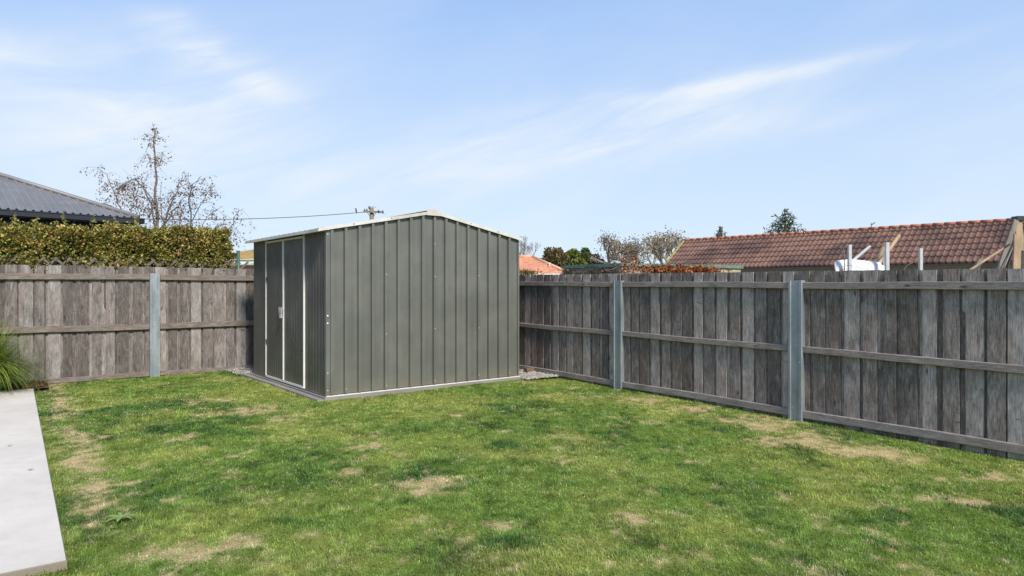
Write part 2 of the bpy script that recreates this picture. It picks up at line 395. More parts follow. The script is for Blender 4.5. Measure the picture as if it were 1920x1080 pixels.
def lawn_fields(X, Y):
    """dryness, lushness, yellowness of the turf at a place"""
    dry = np.zeros_like(X)
    wob = (fbm(X*2.2, Y*2.2, 21, 4)-.5)
    pts = [(480, 770, 60, 14, .85), (520, 790, 40, 10, .6), (680, 842, 45, 12, .75), (662, 884, 38, 9, 1.0),
           (800, 912, 62, 20, 1.0), (850, 905, 50, 16, .7), (330, 1045, 130, 22, 1.0), (450, 1025, 70, 18, .9), (250, 1050, 60, 16, .9), (930, 985, 40, 16, .6), (1190, 965, 50, 14, .75), (580, 1005, 30, 10, .6),
           (1430, 795, 70, 16, 1.0), (1520, 822, 75, 16, 1.1), (1630, 845, 95, 15, 1.3), (1290, 768, 45, 7, .8), (1215, 752, 60, 8, .5), (1810, 935, 70, 13, 1.0), (1380, 785, 60, 10, .7), (1205, 792, 40, 6, .6),
           (1870, 885, 70, 9, .7), (1110, 745, 50, 5, .5), (500, 1060, 60, 20, .5), (1000, 720, 40, 4, .5), (860, 1010, 60, 14, .5), (1260, 1040, 50, 14, .5), (370, 755, 60, 7, .4)]
    for cx, cy, rx, ry, st in pts:
        g = Gp(cx, cy, -.02); ax = rx*g.y/F; ay = ry*g.y*g.y/(F*H)
        ax *= .85; ay *= .72; d = ((X-g.x-wob*ax*1.6)/ax)**2+((Y-g.y-wob*ay*2.4)/ay)**2
        dry = np.maximum(dry, st*np.exp(-d*.8))
    # worn strip beside the concrete path
    b = X*B2[0]+Y*B2[1]; a = X*A2[0]+Y*A2[1]
    e0 = Gp(126, 1050, .03); ea = e0.x*A2[0]+e0.y*A2[1]
    dd = a-ea-.27+wob*.30
    dry = np.maximum(dry, .80*np.exp(-(dd/.15)**2)*np.clip(fbm(X*2.5, Y*2.5, 77, 3)*3-.55, 0, 1)*np.clip((b-4.6)*1.5, 0, 1))
    dry += np.clip(fbm(X*4.6, Y*4.6, 3, 5)-.58, 0, 1)*2.6+np.clip(fbm(X*12, Y*12, 13, 4)-.62, 0, 1)*2.8
    lush = np.clip((fbm(X*1.15+4, Y*1.15, 31, 4)-.43)*2.8, 0, .85)
    lush = np.clip(lush+(fbm(X*7, Y*7, 51, 5)-.5)*2.4, 0, 1)
    yel = np.clip((fbm(X*1.7, Y*1.7, 41, 4)-.44)*3.4, 0, 1)
    mg = Gp(535, 1068, -.02); yel = np.maximum(yel, 1.6*np.exp(-(((X-mg.x)/.12)**2+((Y-mg.y)/.09)**2)))
    return np.clip(dry*1.0-.24+(fbm(X*17, Y*17, 71, 5)-.5)*2.4*np.clip(dry*3, 0, 1), 0, .85), lush, yel
GD = np.array((.060, .138, .028)); GM = np.array((.185, .288, .056)); GY = np.array((.385, .42, .11)); DR = np.array((.72, .585, .36))
def lawn_col(X, Y):
    dry, lush, yel = lawn_fields(X, Y)
    c = GM[None]*(1-lush[:, None])+GD[None]*lush[:, None]
    c = c*(1-.6*yel[:, None])+GY[None]*.6*yel[:, None]
    c = c*(1-dry[:, None])+DR[None]*dry[:, None]
    return c, dry, lush
# lawn sheet
na, nb = 210, 240
ga = np.linspace(-7.5, AO+.10, na); gb = np.linspace(-5, BO+.12, nb)
aa, bb = np.meshgrid(ga, gb); X = (aa*A2[0]+bb*B2[0]).ravel(); Y = (aa*A2[1]+bb*B2[1]).ravel()
V = np.stack([X, Y, gz(X, Y)-.012], 1)
i = np.arange(na*nb).reshape(nb, na); q = np.stack([i[:-1, :-1], i[:-1, 1:], i[1:, 1:], i[1:, :-1]], -1).reshape(-1, 4)
c, dry, lush = lawn_col(X, Y)
lawn = np_mesh('lawn', V, [q], M['lawn'], None, c*np.array((.75, .68, .6)), True); tag(lawn, kind='structure')

# turf blades
def in_yard(X, Y, m=.0):
    a = X*A2[0]+Y*A2[1]; b = X*B2[0]+Y*B2[1]
    ok = (a < AO-.01) & (b < BO-.01)
    sx = (X-C0.x)*ux.x+(Y-C0.y)*ux.y; sy = (X-C0.x)*vx.x+(Y-C0.y)*vx.y
    ok &= ~((sx > -.135) & (sx < SW+.02) & (sy > -.075) & (sy < SD+.4))
    ok &= ~((a > 6.42+.55*np.clip((8.35-b), -1, 0)) & (b > 8.28)) & ~((a > 2.92+.1*np.sin(b*9)) & (b > 11.4))
    e0 = Gp(126, 1050, .03); ea = e0.x*A2[0]+e0.y*A2[1]; eb = e0.x*B2[0]+e0.y*B2[1]
    ok &= ~((a < ea+.004) & (b > eb-.004))
    ok &= ~((a < ea+.16) & (b > 11.55))
    return ok
def turf(y0, y1, dens, wid, hgt):
    area = (y1-y0)*(y1+y0)*.5*2*.92+3*(y1-y0); n = int(area*dens)
    Y = np.sqrt(rng.random(n)*(y1**2-y0**2)+y0**2); X = (rng.random(n)*2-1)*(.86*Y+.7)
    k = in_yard(X, Y); X, Y = X[k], Y[k]; n = len(X)
    c, dry, lush = lawn_col(X, Y)
    keep = rng.random(n) > dry*.45; X, Y, c, dry, lush = X[keep], Y[keep], c[keep], dry[keep], lush[keep]; n = len(X)
    # blades bend the way their tuft bends
    th = fbm(X*7, Y*7, 91, 3)*14+rng.normal(size=n)*1.1
    tall = .75+.55*lush+.5*(fbm(X*6, Y*6, 61, 3)-.5)
    L = hgt*tall*(.6+.8*rng.random(n))*(1-.35*dry); wd = wid*(.7+.6*rng.random(n))
    lean = np.clip(.85+.40*rng.normal(size=n)+.7*dry, .05, 1.5)
    dx, dy = np.cos(th), np.sin(th); px, py = -dy, dx
    z0 = gz(X, Y)-.014
    br = ((.72+.55*rng.random(n))*np.clip(.25+1.5*fbm(X*24, Y*24, 95, 3), .35, 1.6))[:, None]; c = c*br  # patchy blade brightness stands in for the shaded gaps between blades
    straw = rng.random(n) < .04+.45*dry; lean = np.where(straw, 1.5, lean); c[straw] = DR*(.6+.6*rng.random(straw.sum()))[:, None]
    lx = np.sin(lean*.6)*L*.5; lz = np.cos(lean*.6)*L*.5; lx2 = lx+np.sin(lean*1.3)*L*.5; lz2 = lz+np.cos(lean*1.3)*L*.5
    b0 = np.stack([X+px*wd/2, Y+py*wd/2, z0], 1); b1 = np.stack([X-px*wd/2, Y-py*wd/2, z0], 1)
    m0 = np.stack([X+dx*lx+px*wd*.42, Y+dy*lx+py*wd*.42, z0+lz], 1); m1 = np.stack([X+dx*lx-px*wd*.42, Y+dy*lx-py*wd*.42, z0+lz], 1)
    tp = np.stack([X+dx*lx2, Y+dy*lx2, z0+np.maximum(lz2, .006)], 1)
    V = np.stack([b0, b1, m1, m0, tp], 1).reshape(-1, 3)
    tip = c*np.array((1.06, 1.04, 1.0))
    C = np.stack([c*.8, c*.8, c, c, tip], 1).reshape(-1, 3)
    return V, C, n
parts_ = [turf(1.6, 4.6, 9500, .0030, .029), turf(4.6, 7.5, 5200, .0044, .027), turf(7.5, 15.5, 2400, .0072, .027)]
V = np.concatenate([p[0] for p in parts_]); C = np.concatenate([p[1] for p in parts_]); n = sum(p[2] for p in parts_)
b = np.arange(n)*5
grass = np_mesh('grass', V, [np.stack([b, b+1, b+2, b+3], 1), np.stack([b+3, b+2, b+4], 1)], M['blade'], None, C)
tag(grass, 'short mown green turf with straw coloured worn patches', 'grass', kind='stuff')
print('blades', n)

# concrete path, left
pe = Gp(126, 1050, .03); pa = pe.x*A2[0]+pe.y*A2[1]; pb = pe.x*B2[0]+pe.y*B2[1]
pt = Gp(38, 730, .03); pbt = pt.x*B2[0]+pt.y*B2[1]
m = MB()
for k, (b0, b1) in enumerate(((pb, pbt),)):
    bv = .005
    lo = [YP(pa-3.2, b0, -.12), YP(pa, b0, -.12), YP(pa, b1, -.12), YP(pa-3.2, b1, -.12)]
    mid = [YP(pa-3.2, b0, .03-bv), YP(pa, b0, .03-bv), YP(pa, b1, .03-bv), YP(pa-3.2, b1, .03-bv)]
    top = [YP(pa-3.2, b0+bv, .03), YP(pa-bv, b0+bv, .03), YP(pa-bv, b1-bv, .03), YP(pa-3.2, b1-bv, .03)]
    i0 = [m.vert(p) for p in lo]; i1 = [m.vert(p) for p in mid]; i2 = [m.vert(p) for p in top]
    m.face(i0[::-1]); m.face(i2)
    for q in range(4):
        m.face((i0[q], i0[(q+1) % 4], i1[(q+1) % 4], i1[q])); m.face((i1[q], i1[(q+1) % 4], i2[(q+1) % 4], i2[q]))
m.mi = [0, 0]+[1, 1]*4
m.mi[0] = 1
tag(m.build('path', [M['concrete'], mat_concrete('soil_stained_concrete_edge', (.26, .22, .17), (.12, .10, .07))]), kind='structure')
# garden bed behind it
m = MB(); nn = 40
m2 = []
for r in range(12):
    for k in range(nn):
        a = pa+.18-3.6*k/(nn-1); b_ = pbt+(BO+.05-pbt)*r/11
        p = YP(a, b_, 0); p.z = .012+.03*float(fbm(np.array([p.x*9]), np.array([p.y*9]), 8, 3)[0]) ; m.vert(p)
for r in range(11):
    for k in range(nn-1): m.face((r*nn+k, (r+1)*nn+k, (r+1)*nn+k+1, r*nn+k+1))
tag(m.build('soil', M['soil'], smooth=True), kind='structure')
n = 2600
a = pa+.15-rng.random(n)*3.2; b_ = pbt+.02+rng.random(n)*(BO-.06-pbt); P = np.stack([a*A2[0]+b_*B2[0], a*A2[1]+b_*B2[1], .03+rng.random(n)*.02], 1)
cc = np.array([(.14, .07, .04), (.22, .12, .07), (.07, .045, .03), (.28, .18, .11)])[rng.integers(0, 4, n)]
o = leaves('bark_mulch', P, .03+.03*rng.random(n), cc, M['far_leaf'], aspect=.5)
tag(o, 'red brown bark mulch under the grass plant beside the path', 'mulch', kind='stuff')
# peg at the corner of the path
m = MB(); p = Gp(36, 729, 0); m.box(p+Vector((-.02, -.02, -.03)), (.04, 0, 0), (0, .035, 0), (.004, 0, .10))
tag(root_mesh(m, 'timber_peg', M['rail_left'], p), 'small pale timber peg at the back corner of the concrete path', 'peg')

# ---------------------------------------------------------------- paling fences
def fence(tag_name, label, run, u0, u1, tops, rails, posts, pmat, rmat, post_top, base_fn, seed, rail_segs, light=None):
    """run(u, w, z) -> point; w grows towards the yard"""
    rd = random.Random(seed)
    root = thing(tag_name, run((u0+u1)/2, 0, 0), label, 'fence')
    lerp = lambda ab, u: ab[0]+(ab[1]-ab[0])*(u-u0)/(u1-u0)
    # palings: a back row lapped by a front row, cut into bays at the posts
    cuts = [u0]+[p for p in posts if u0 < p < u1]+[u1]
    for c0, c1 in zip(cuts, cuts[1:]):
        m = MB(); u = c0+.002
        def board(ua, ub, w0, w1, rot=0, warp=0):
            za = lerp(tops, ua)+rd.uniform(-.005, .005); zb = za+rd.uniform(-.003, .003)
            n = 5; sl = rd.uniform(-.004, .004)
            for tri in (0,):
                prev = None
                rows = []
                for k in range(n+1):
                    t = k/n; z0 = base_fn(ua)-.05
                    zl = z0+(za-z0)*t; zr = z0+(zb-z0)*t
                    bow = warp*math.sin(math.pi*t)+sl*(t-.5)
                    rows.append([m.vert(run(ua+bow*.3, w0+bow, zl)), m.vert(run(ub+bow*.3, w0+bow+rot, zr)),
                                 m.vert(run(ub+bow*.3, w1+bow+rot, zr)), m.vert(run(ua+bow*.3, w1+bow, zl))])
                m.face(rows[0]); m.face(rows[-1][::-1])
                for r0, r1 in zip(rows, rows[1:]):
                    for q in range(4): m.face((r0[q], r0[(q+1) % 4], r1[(q+1) % 4], r1[q]))
        while u < c1-.03:
            per = rd.uniform(.160, .205)
            ub = min(u+per, c1-.002)
            fw = rd.uniform(.118, .160)
            gap = ub-u
            # back board fills the gap
            board(u-.012, min(ub+.012, c1), -.036, -.022, rd.uniform(-.002, .002), rd.uniform(-.002, .002))
            f0 = u+rd.uniform(.3, .5)*max(gap-fw, 0)
            if gap > .06: board(f0, min(f0+fw, ub), -.016, -.002, rd.uniform(-.005, .005), rd.uniform(-.004, .003))
            u = ub
        m.build('paling_panel', pmat, root)
    for k, (zt, zb, wdt) in enumerate(rails):
        for s0, s1 in rail_segs:
            m = MB(); n = 12; rows = []
            for j in range(n+1):
                u = s0+(s1-s0)*j/n; wob = .004*math.sin(u*2.1+k*3+seed)+rd.uniform(-.0015, .0015)
                t, b_ = lerp(zt, u)+wob, lerp(zb, u)+wob; ch = .004
                rows.append([m.vert(run(u, -.001, b_)), m.vert(run(u, wdt-ch, b_)), m.vert(run(u, wdt, b_+ch)), m.vert(run(u, wdt, t-ch)), m.vert(run(u, wdt-ch, t)), m.vert(run(u, -.001, t))])
            m.face(rows[0][::-1]); m.face(rows[-1])
            for r0, r1 in zip(rows, rows[1:]):
                for q in range(6): m.face((r0[q], r0[(q+1) % 6], r1[(q+1) % 6], r1[q]))
            m.build('rail', rmat, root)
    return root
def c_post(root, run, u, top, base, wid, flip, bolts):
    """folded steel channel standing proud of the rails"""
    m = MB(); h = wid/2; d0, d1, t = -.002, .062, .004
    # section: flat face with two shallow folds and returns
    sec = [(-h, d0), (-h, d1-.006), (-h+.006, d1), (-h+.028, d1), (-h+.034, d1-.008), (h-.038, d1-.008), (h-.032, d1), (h-.006, d1), (h, d1-.006), (h, d0)]
    inn = [(-h+t, d0), (-h+t, d1-.010), (h-t, d1-.012), (h-t, d0)]
    lo = [m.vert(run(u+a*flip, w_, base-.1)) for a, w_ in sec]; hi = [m.vert(run(u+a*flip, w_, top)) for a, w_ in sec]
    for q in range(len(sec)-1): m.face((lo[q], lo[q+1], hi[q+1], hi[q]))
    li = [m.vert(run(u+a*flip, w_, base-.1)) for a, w_ in inn]; hi2 = [m.vert(run(u+a*flip, w_, top)) for a, w_ in inn]
    for q in range(3): m.face((li[q+1], li[q], hi2[q], hi2[q+1]))
    # rim at the top
    m.face((hi[0], hi[1], hi2[1], hi2[0])); m.face((hi[1], hi[2], hi[3], hi[4], hi2[1])); m.face((hi[4], hi[5], hi2[2], hi2[1])); m.face((hi[5], hi[6], hi[7], hi[8], hi2[2])); m.face((hi[8], hi[9], hi2[3], hi2[2]))
    o = m.build('post', M['galv'], root)
    for du, z in bolts:
        mm = MB(); c = run(u+du*flip, d1-.008 if abs(du) < h-.04 else d1, z); ax = run(u, 1, 0)-run(u, 0, 0)
        mm.dome(c, .008, ax, 8, 3, .6); mm.build('bolt', M['galv'], o, True)
    return o
runR = lambda u, w_, z: YP(AO-w_, u, z)
runL = lambda u, w_, z: YP(u, BO-w_, z)
def zlin(x0, z0, x1, z1): return lambda u: z0+(z1-z0)*(u-x0)/(x1-x0)
# right fence: u falls towards the camera (0.83 at photo right edge, 9.27 beside the shed)
ua, ub_ = -1.6, BO-.02
ext = lambda zn, zf, un=2.0, uf=9.2: (zn+(zf-zn)*(ua-un)/(uf-un), zn+(zf-zn)*(ub_-un)/(uf-un))
fr = fence('paling_fence', 'grey weathered timber paling fence on the right running back from the camera past the shed', runR, ua, ub_,
      ext(1.610, 1.655), [(ext(1.493, 1.538), ext(1.420, 1.470), .042), (ext(.776, .833), ext(.706, .768), .042), (ext(.084, .105), (ext(.002, .030)), .042)],
      [1.37, 4.12, 6.87, 9.62], M['paling_right'], M['rail_right'], None, lambda u: -.06, 3,
      [(ua, 1.30), (1.455, 3.998), (4.172, 6.728), (6.902, 9.483), (9.657, ub_-.03)])
for u, bw in ((1.37, .165), (4.085, .165), (6.815, .165), (9.57, .165)):
    zt = 1.52+(u-4.12)*.006
    c_post(fr, runR, u, zt+.004, -.05, bw, -1, [(-.02, zt-.045), (.012, zt-.03), (0, .80), (-.03, .10), (.05, .62)])
ua, ub_ = -7.5, AO-.04
ext2 = lambda zn, zf, un=-.1, uf=3.3: (zn+(zf-zn)*(ua-un)/(uf-un)*0+(zn-zf)*0, zf)
fl = fence('paling_fence', 'brownish timber paling fence across the back on the left below the clipped hedge', runL, ua, ub_,
      (1.80, 1.755), [((1.66, 1.648), (1.568, 1.560), .042), ((.852, .855), (.756, .765), .042), ((.060, .070), (-.02, .0), .042)],
      [-3.65, -.90, 1.85, 4.60], M['paling_left'], M['rail_left'], None, lambda u: -.06, 11,
      [(ua, -3.72), (-3.57, -.98), (-.82, 1.77), (1.93, 4.52), (4.68, ub_)])
for u in (-3.65, -.90, 1.85, 4.60):
    c_post(fl, runL, u, 1.672, -.04, .150, 1, [(-.05, 1.60), (.03, 1.60), (.0, .80), (-.04, .81), (.06, .40), (-.05, .04)])

# ---------------------------------------------------------------- shed
EZ, RZ, BZ = 2.185, 2.492, .05
shed = thing('garden_shed', (C0.x, C0.y, BZ), 'grey green ribbed metal garden shed with low gabled roof in the corner of the lawn', 'shed')
def roofz(x): return EZ+(RZ-EZ)*(1-abs(x-SW/2)/(SW/2))
def ribbed(a0, a1, period, first, rise, ht, hb):
    pts = [(a0, 0)]; x = first
    while x < a1-hb:
        if x-hb > a0: pts += [(x-hb, 0), (x-ht, rise), (x+ht, rise), (x+hb, 0)]
        x += period
    pts.append((a1, 0)); return pts
def sheet(name, prof, place, zb, zt, mat, par=shed, split=None):
    m = MB(); ps = list(prof)
    if split is not None:      # extra vertex under the ridge
        for k in range(len(ps)-1):
            if ps[k][0] < split < ps[k+1][0]:
                f_ = (split-ps[k][0])/(ps[k+1][0]-ps[k][0]); ps.insert(k+1, (split, ps[k][1]*(1-f_)+ps[k+1][1]*f_)); break
    lo = [m.vert(place(a, o_, zb)) for a, o_ in ps]; hi = [m.vert(place(a, o_, zt(a) if callable(zt) else zt)) for a, o_ in ps]
    for q in range(len(ps)-1): m.face((lo[q], lo[q+1], hi[q+1], hi[q]))
    return m.build(name, mat, par)
rib_x = []
RP = (SW-.06)/16
gp_ = [(.045, 0)]; x = .062
while x < SW-.03:
    gp_ += [(x-.024, 0), (x-.019, .037), (x+.017, .039), (x+.030, .003)]; x += RP
gp_ = gp_+[(SW, 0)]
sheet('wall', gp_, lambda a, o_, z: S_(a, -o_, z), BZ+.02, roofz, M['shed'], split=SW/2)
sheet('wall', ribbed(0, SW, RP, .05, .016, .012, .020), lambda a, o_, z: S_(a, SD+o_, z), BZ+.02, roofz, M['shed'], split=SW/2)
sheet('wall', ribbed(0, SD, RP, .05, .016, .012, .020), lambda a, o_, z: S_(SW+o_, a, z), BZ+.02, EZ, M['shed'])
def ly(px):
    r = (px-960)/F; return (r*C0.y-C0.x)/(vx.x-r*vx.y)
d0, d1, d2 = ly(571.5), ly(533.5), ly(500.5)
sd_ = lambda a, o_, z: S_(-o_, a, z)
sheet('side_panel', ribbed(.004, d0, .098, .05, .005, .010, .024), sd_, BZ+.02, EZ-.004, M['shed_shaded'])
sheet('side_panel', ribbed(d2, SD, .098, d2+.05, .005, .010, .024), sd_, BZ+.02, EZ-.004, M['shed_shaded'])
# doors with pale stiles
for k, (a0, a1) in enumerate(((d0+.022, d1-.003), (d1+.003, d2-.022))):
    dm = sheet('door', ribbed(a0, a1, .098, a0+.06, .005, .010, .024), lambda a, o_, z: S_(-o_-.012, a, z), BZ+.055, EZ-.07, M['shed_shaded'])
    for aa_ in ((a1-.022,) if k == 0 else (a0,)):
        m = MB(); m.box(S_(-.012, aa_+(.006 if k == 0 else 0), BZ+.05), vx*.016, -ux*.014, (0, 0, EZ-.12-BZ)); m.build('stile', M['white_trim'], dm)
    m = MB()
    for zz in (.6, 1.55):
        m = MB(); m.box(S_(-.009, a0 if k == 0 else a1-.04, zz), vx*.04, -ux*.016, (0, 0, .05)); m.build('hinge', M['shed_shaded'], dm)
for a in (d0, d2):
    m = MB(); m.box(S_(0.002, a-.008, BZ+.02), vx*.017, -ux*.024, (0, 0, EZ-.03-BZ)); m.build('door_frame', M['white_trim'], shed)
m = MB(); m.box(S_(.002, d0+.013, EZ-.068), vx*(d2-d0-.026), -ux*.026, (0, 0, .028)); m.build('door_track', M['cream_trim'], shed)
m = MB(); m.box(S_(.002, d0+.013, BZ+.018), vx*(d2-d0-.026), -ux*.026, (0, 0, .030)); m.build('door_track', M['white_trim'], shed)
# latch and padlock
zl = 1.10
m = MB(); m.box(S_(-.022, d1+.035, zl-.045), vx*.14, -ux*.006, (0, 0, .10)); la = m.build('latch_plate', M['latch'], shed)
m = MB(); m.box(S_(-.030, d1-.05, zl-.005), vx*.16, -ux*.012, (0, 0, .032)); m.tube([S_(-.04, d1-.01, zl+.03), S_(-.055, d1-.01, zl+.01), S_(-.04, d1-.01, zl-.01)], .004, 6); m.build('hasp', M['latch'], la)
m = MB(); m.box(S_(-.042, d1-.03, zl-.100), vx*.07, -ux*.024, (0, 0, .055))
m.tube([S_(-.05, d1-.030+.015*(1-math.cos(t)), zl-.043+.035*math.sin(t)) for t in [math.pi*k/8 for k in range(9)]], .004, 6); m.build('padlock', M['latch'], la)
# corner trims, base channel
m = MB(); m.prism([S_(-.014, -.018, BZ+.004), S_(.045, -.018, BZ+.004), S_(.045, -.012, BZ+.004), S_(-.008, -.012, BZ+.004), S_(-.008, .03, BZ+.004), S_(-.014, .03, BZ+.004)], (0, 0, EZ-BZ-.012)); m.build('corner_trim', M['shed'], shed)
m = MB(); m.prism([S_(SW+.014, -.018, BZ+.004), S_(SW-.018, -.018, BZ+.004), S_(SW-.018, -.012, BZ+.004), S_(SW+.008, -.012, BZ+.004), S_(SW+.008, .03, BZ+.004), S_(SW+.014, .03, BZ+.004)], (0, 0, EZ-BZ-.012)); m.build('corner_trim', M['shed'], shed)
m = MB(); m.box(S_(-.012, -.036, BZ+.001), ux*(SW+.024), vx*.034, (0, 0, .011)); m.build('base_channel', M['white_trim'], shed)
m = MB(); m.box(S_(-.020, 0, BZ+.001), vx*d0, ux*.02, (0, 0, .02)); m.build('base_channel', M['shed_shaded'], shed); m = MB(); m.box(S_(-.020, d2+.02, BZ+.001), vx*(SD-d2-.02), ux*.02, (0, 0, .02)); m.build('base_channel', M['shed_shaded'], shed)
# roof
OVL, OVR, OVF = .12, .055, .048
sl = (RZ-EZ)/(SW/2)
m = MB()
for sgn in (0, 1):
    x0, x1 = (-OVL, SW/2) if sgn == 0 else (SW+OVR, SW/2)
    yy = -OVF
    prof = ribbed(-OVF+.02, SD+OVF-.02, RP, .05, .016, .014, .022)
    lo = [m.vert(S_(x0, a, roofz(x0)+.014+o_)) for a, o_ in prof]; hi = [m.vert(S_(x1, a, RZ+.014+o_)) for a, o_ in prof]
    for q in range(len(prof)-1): m.face((lo[q], lo[q+1], hi[q+1], hi[q]))
m.build('roof', M['shed'], shed)
for ya in (-OVF-.004, SD+OVF-.006):
    for x0, x1 in ((-OVL, SW/2), (SW/2, SW+OVR)):
        m = MB(); z0, z1 = roofz(x0), roofz(x1)
        b_ = [S_(x0, ya, z0-.008), S_(x1, ya, z1-.008), S_(x1, ya+.010, z1-.008), S_(x0, ya+.010, z0-.008)]
        t_ = [p+Vector((0, 0, .040)) for p in b_]; m.hexa(b_, t_)
        b2 = [S_(x0, ya, z0+.032), S_(x1, ya, z1+.032), S_(x1, ya+.05, z1+.032), S_(x0, ya+.05, z0+.032)]
        m.hexa(b2, [p+Vector((0, 0, .003)) for p in b2]); m.build('barge_trim', M['cream_trim'], shed)
m = MB()   # eave strip over the door side
b_ = [S_(-OVL-.004, -OVF, roofz(-OVL)-.012), S_(-OVL+.006, -OVF, roofz(-OVL)-.012), S_(-OVL+.006, SD+OVF, roofz(-OVL)-.012), S_(-OVL-.004, SD+OVF, roofz(-OVL)-.012)]
m.hexa(b_, [p+Vector((0, 0, .030)) for p in b_])
b_ = [S_(-OVL+.008, 0, roofz(-OVL)-.010), S_(-.002, 0, roofz(0)-.020), S_(-.002, SD, roofz(0)-.020), S_(-OVL+.008, SD, roofz(-OVL)-.010)]
m.hexa(b_, [p+Vector((0, 0, .006)) for p in b_]); m.build('eave_trim', M['cream_trim'], shed)
m = MB(); hw = .115
for ya, yb in ((-OVF-.014, SD+OVF+.014),):
    sec = [(SW/2-hw, roofz(SW/2-hw)-.012), (SW/2+hw, roofz(SW/2+hw)-.012), (SW/2+hw, roofz(SW/2+hw)+.050), (SW/2+.03, RZ+.058), (SW/2-.03, RZ+.058), (SW/2-hw, roofz(SW/2-hw)+.050)]
    m.prism([S_(x, ya, z) for x, z in sec], vx*.014)
    m.prism([S_(x, ya+.014, z) for x, z in sec[2:]], vx*(yb-ya-.02))
m.build('ridge_cap', M['cream_trim'], shed)
# screws
def screw(p, ax, r=.008):
    m = MB(); m.dome(p, r, ax, 8, 3, .7); m.build('screw', M['screw'], shed, True)
def lx_(px):
    r = (px-960)/F; return (r*C0.y-C0.x)/(ux.x-r*ux.y)
for px, zs in ((719, (1.62, .82, .12)), (810.5, (2.06, 1.60, .86, .12)), (893, (1.62, .84, .14)), (643, (.13,)), (949, (.13,))):
    k = round((lx_(px)-.062)/RP); x = .062+k*RP
    for z in zs: screw(S_(x, -.038, z), -vx, .006)
for z in (2.12, .13, .35): screw(S_(.012, -.018, z), -vx)
for z in (1.08, .985): screw(S_(.010, -.018, z), -vx, .013)
for x in (.35, .9, 2.2, 2.7):
    m = MB(); m.dome(S_(x, -OVF-.004, roofz(x)+.016), .009, -vx, 8, 3, .7); m.build('screw', M['dark_metal'], shed, True)
for a, z in ((ly(548), 1.92), (ly(556), 1.75), (ly(550), 1.62), (ly(553), .70), (ly(561), .48), (ly(520), 1.2)):
    screw(S_(-.022, a, z), -ux, .004)
# concrete base
m = MB(); m.box(S_(-.046, -.056, -.1), ux*(SW+.076), vx*(SD+.09), (0, 0, .1+BZ))
tag(root_mesh(m, 'concrete_base', M['paver'], S_(SW/2, SD/2, -.1)), 'grey concrete base showing as a thin strip under the metal shed', 'slab')
pvr = None; y = -.05; k = 0
while y < SD+.15:
    L = .385
    if pvr is None:
        m = MB(); bb_ = [Vector((0, 0, -.05)), Vector((.085, 0, -.05)), Vector((.085, L, -.05)), Vector((0, L, -.05))]
        m.hexa(bb_, [p+Vector((0, 0, .083)) for p in bb_]); pvr = o = m.build('paver', M['paver'])
    else: o = pvr.copy(); COL.objects.link(o)
    o.location = S_(-.135+random.uniform(-.006, .006), y, random.uniform(-.004, .004)); o.rotation_euler.z = math.atan2(ux.y, ux.x)+random.uniform(-.012, .012)
    ORD = ['first', 'second', 'third', 'fourth', 'fifth', 'sixth', 'seventh', 'eighth', 'ninth', 'tenth']; tag(o, ORD[k]+' grey edging paver from the near shed corner, at the foot of the door side', 'paver', 'grey pavers along the shed door side')
    y += L+.008; k += 1
m = MB(); m.box(S_(SW+.045, -.03, -.03), ux*.38, vx*.07, (0, 0, .07))
tag(root_mesh(m, 'edging_block', M['paver'], S_(SW+.22, .02, -.03)), 'grey edging block in the turf between shed corner and right fence', 'edging')
# gravel behind and beside the shed
m = MB()
for pts in ([(6.35, 8.30), (6.97, 8.15), (6.97, 12.24), (6.35, 12.24)], [(2.95, 11.40), (6.35, 11.40), (6.35, 12.24), (2.95, 12.24)]):
    m.face([m.vert(YP(a, b_, .022)) for a, b_ in pts])
tag(m.build('gravel_bed', M['paver']), kind='structure')
n = 5200
sel = rng.random(n) < .6
a = np.where(sel, 6.34+.64*rng.random(n), 2.9+3.4*rng.random(n)); b_ = np.where(sel, 8.12+2.2*rng.random(n)**1.4, 11.36+.87*rng.random(n))
P = np.stack([a*A2[0]+b_*B2[0], a*A2[1]+b_*B2[1], .026+.014*rng.random(n)], 1)
octa = np.array([(1, 0, 0), (0, 1, 0), (-1, 0, 0), (0, -1, 0), (0, 0, 1), (0, 0, -1)], float)
tri = np.array([(0, 1, 4), (1, 2, 4), (2, 3, 4), (3, 0, 4), (1, 0, 5), (2, 1, 5), (3, 2, 5), (0, 3, 5)])
sz = (.008+.014*rng.random(n))[:, None, None]*(np.array((1, 1, .7))*(1+.5*(rng.random((n, 6, 3))-.5)))
V = (P[:, None]+octa[None]*sz).reshape(-1, 3); Fc = (np.arange(n)[:, None, None]*6+tri[None]).reshape(-1, 3)
g = .30+.35*rng.random(n); C = np.repeat(np.stack([g*.85, g*.79, g*.71], 1), 6, axis=0)
tag(np_mesh('gravel', V, [Fc], M['stone'], None, C), 'pale grey gravel in the gap between the shed and the fences', 'gravel', kind='stuff')
m = MB(); p = Gp(988, 697, .05); m.box(p, Vector((*A2, 0))*.16, Vector((*B2, 0))*.09, (0, 0, .055))
tag(root_mesh(m, 'brick', mat_plain('brown_brick', (.17, .105, .075), .9, 0, .3, 30, .5), p), 'brown brick lying on the gravel beside the shed corner', 'brick')
m = MB(); p = Gp(979, 690, .05); m.box(p, Vector((*A2, 0))*.14, Vector((*B2, 0))*.12, (0, 0, .07))
tag(root_mesh(m, 'stone_block', M['paver'], p), 'pale stone block behind the brown brick beside the shed', 'stone')

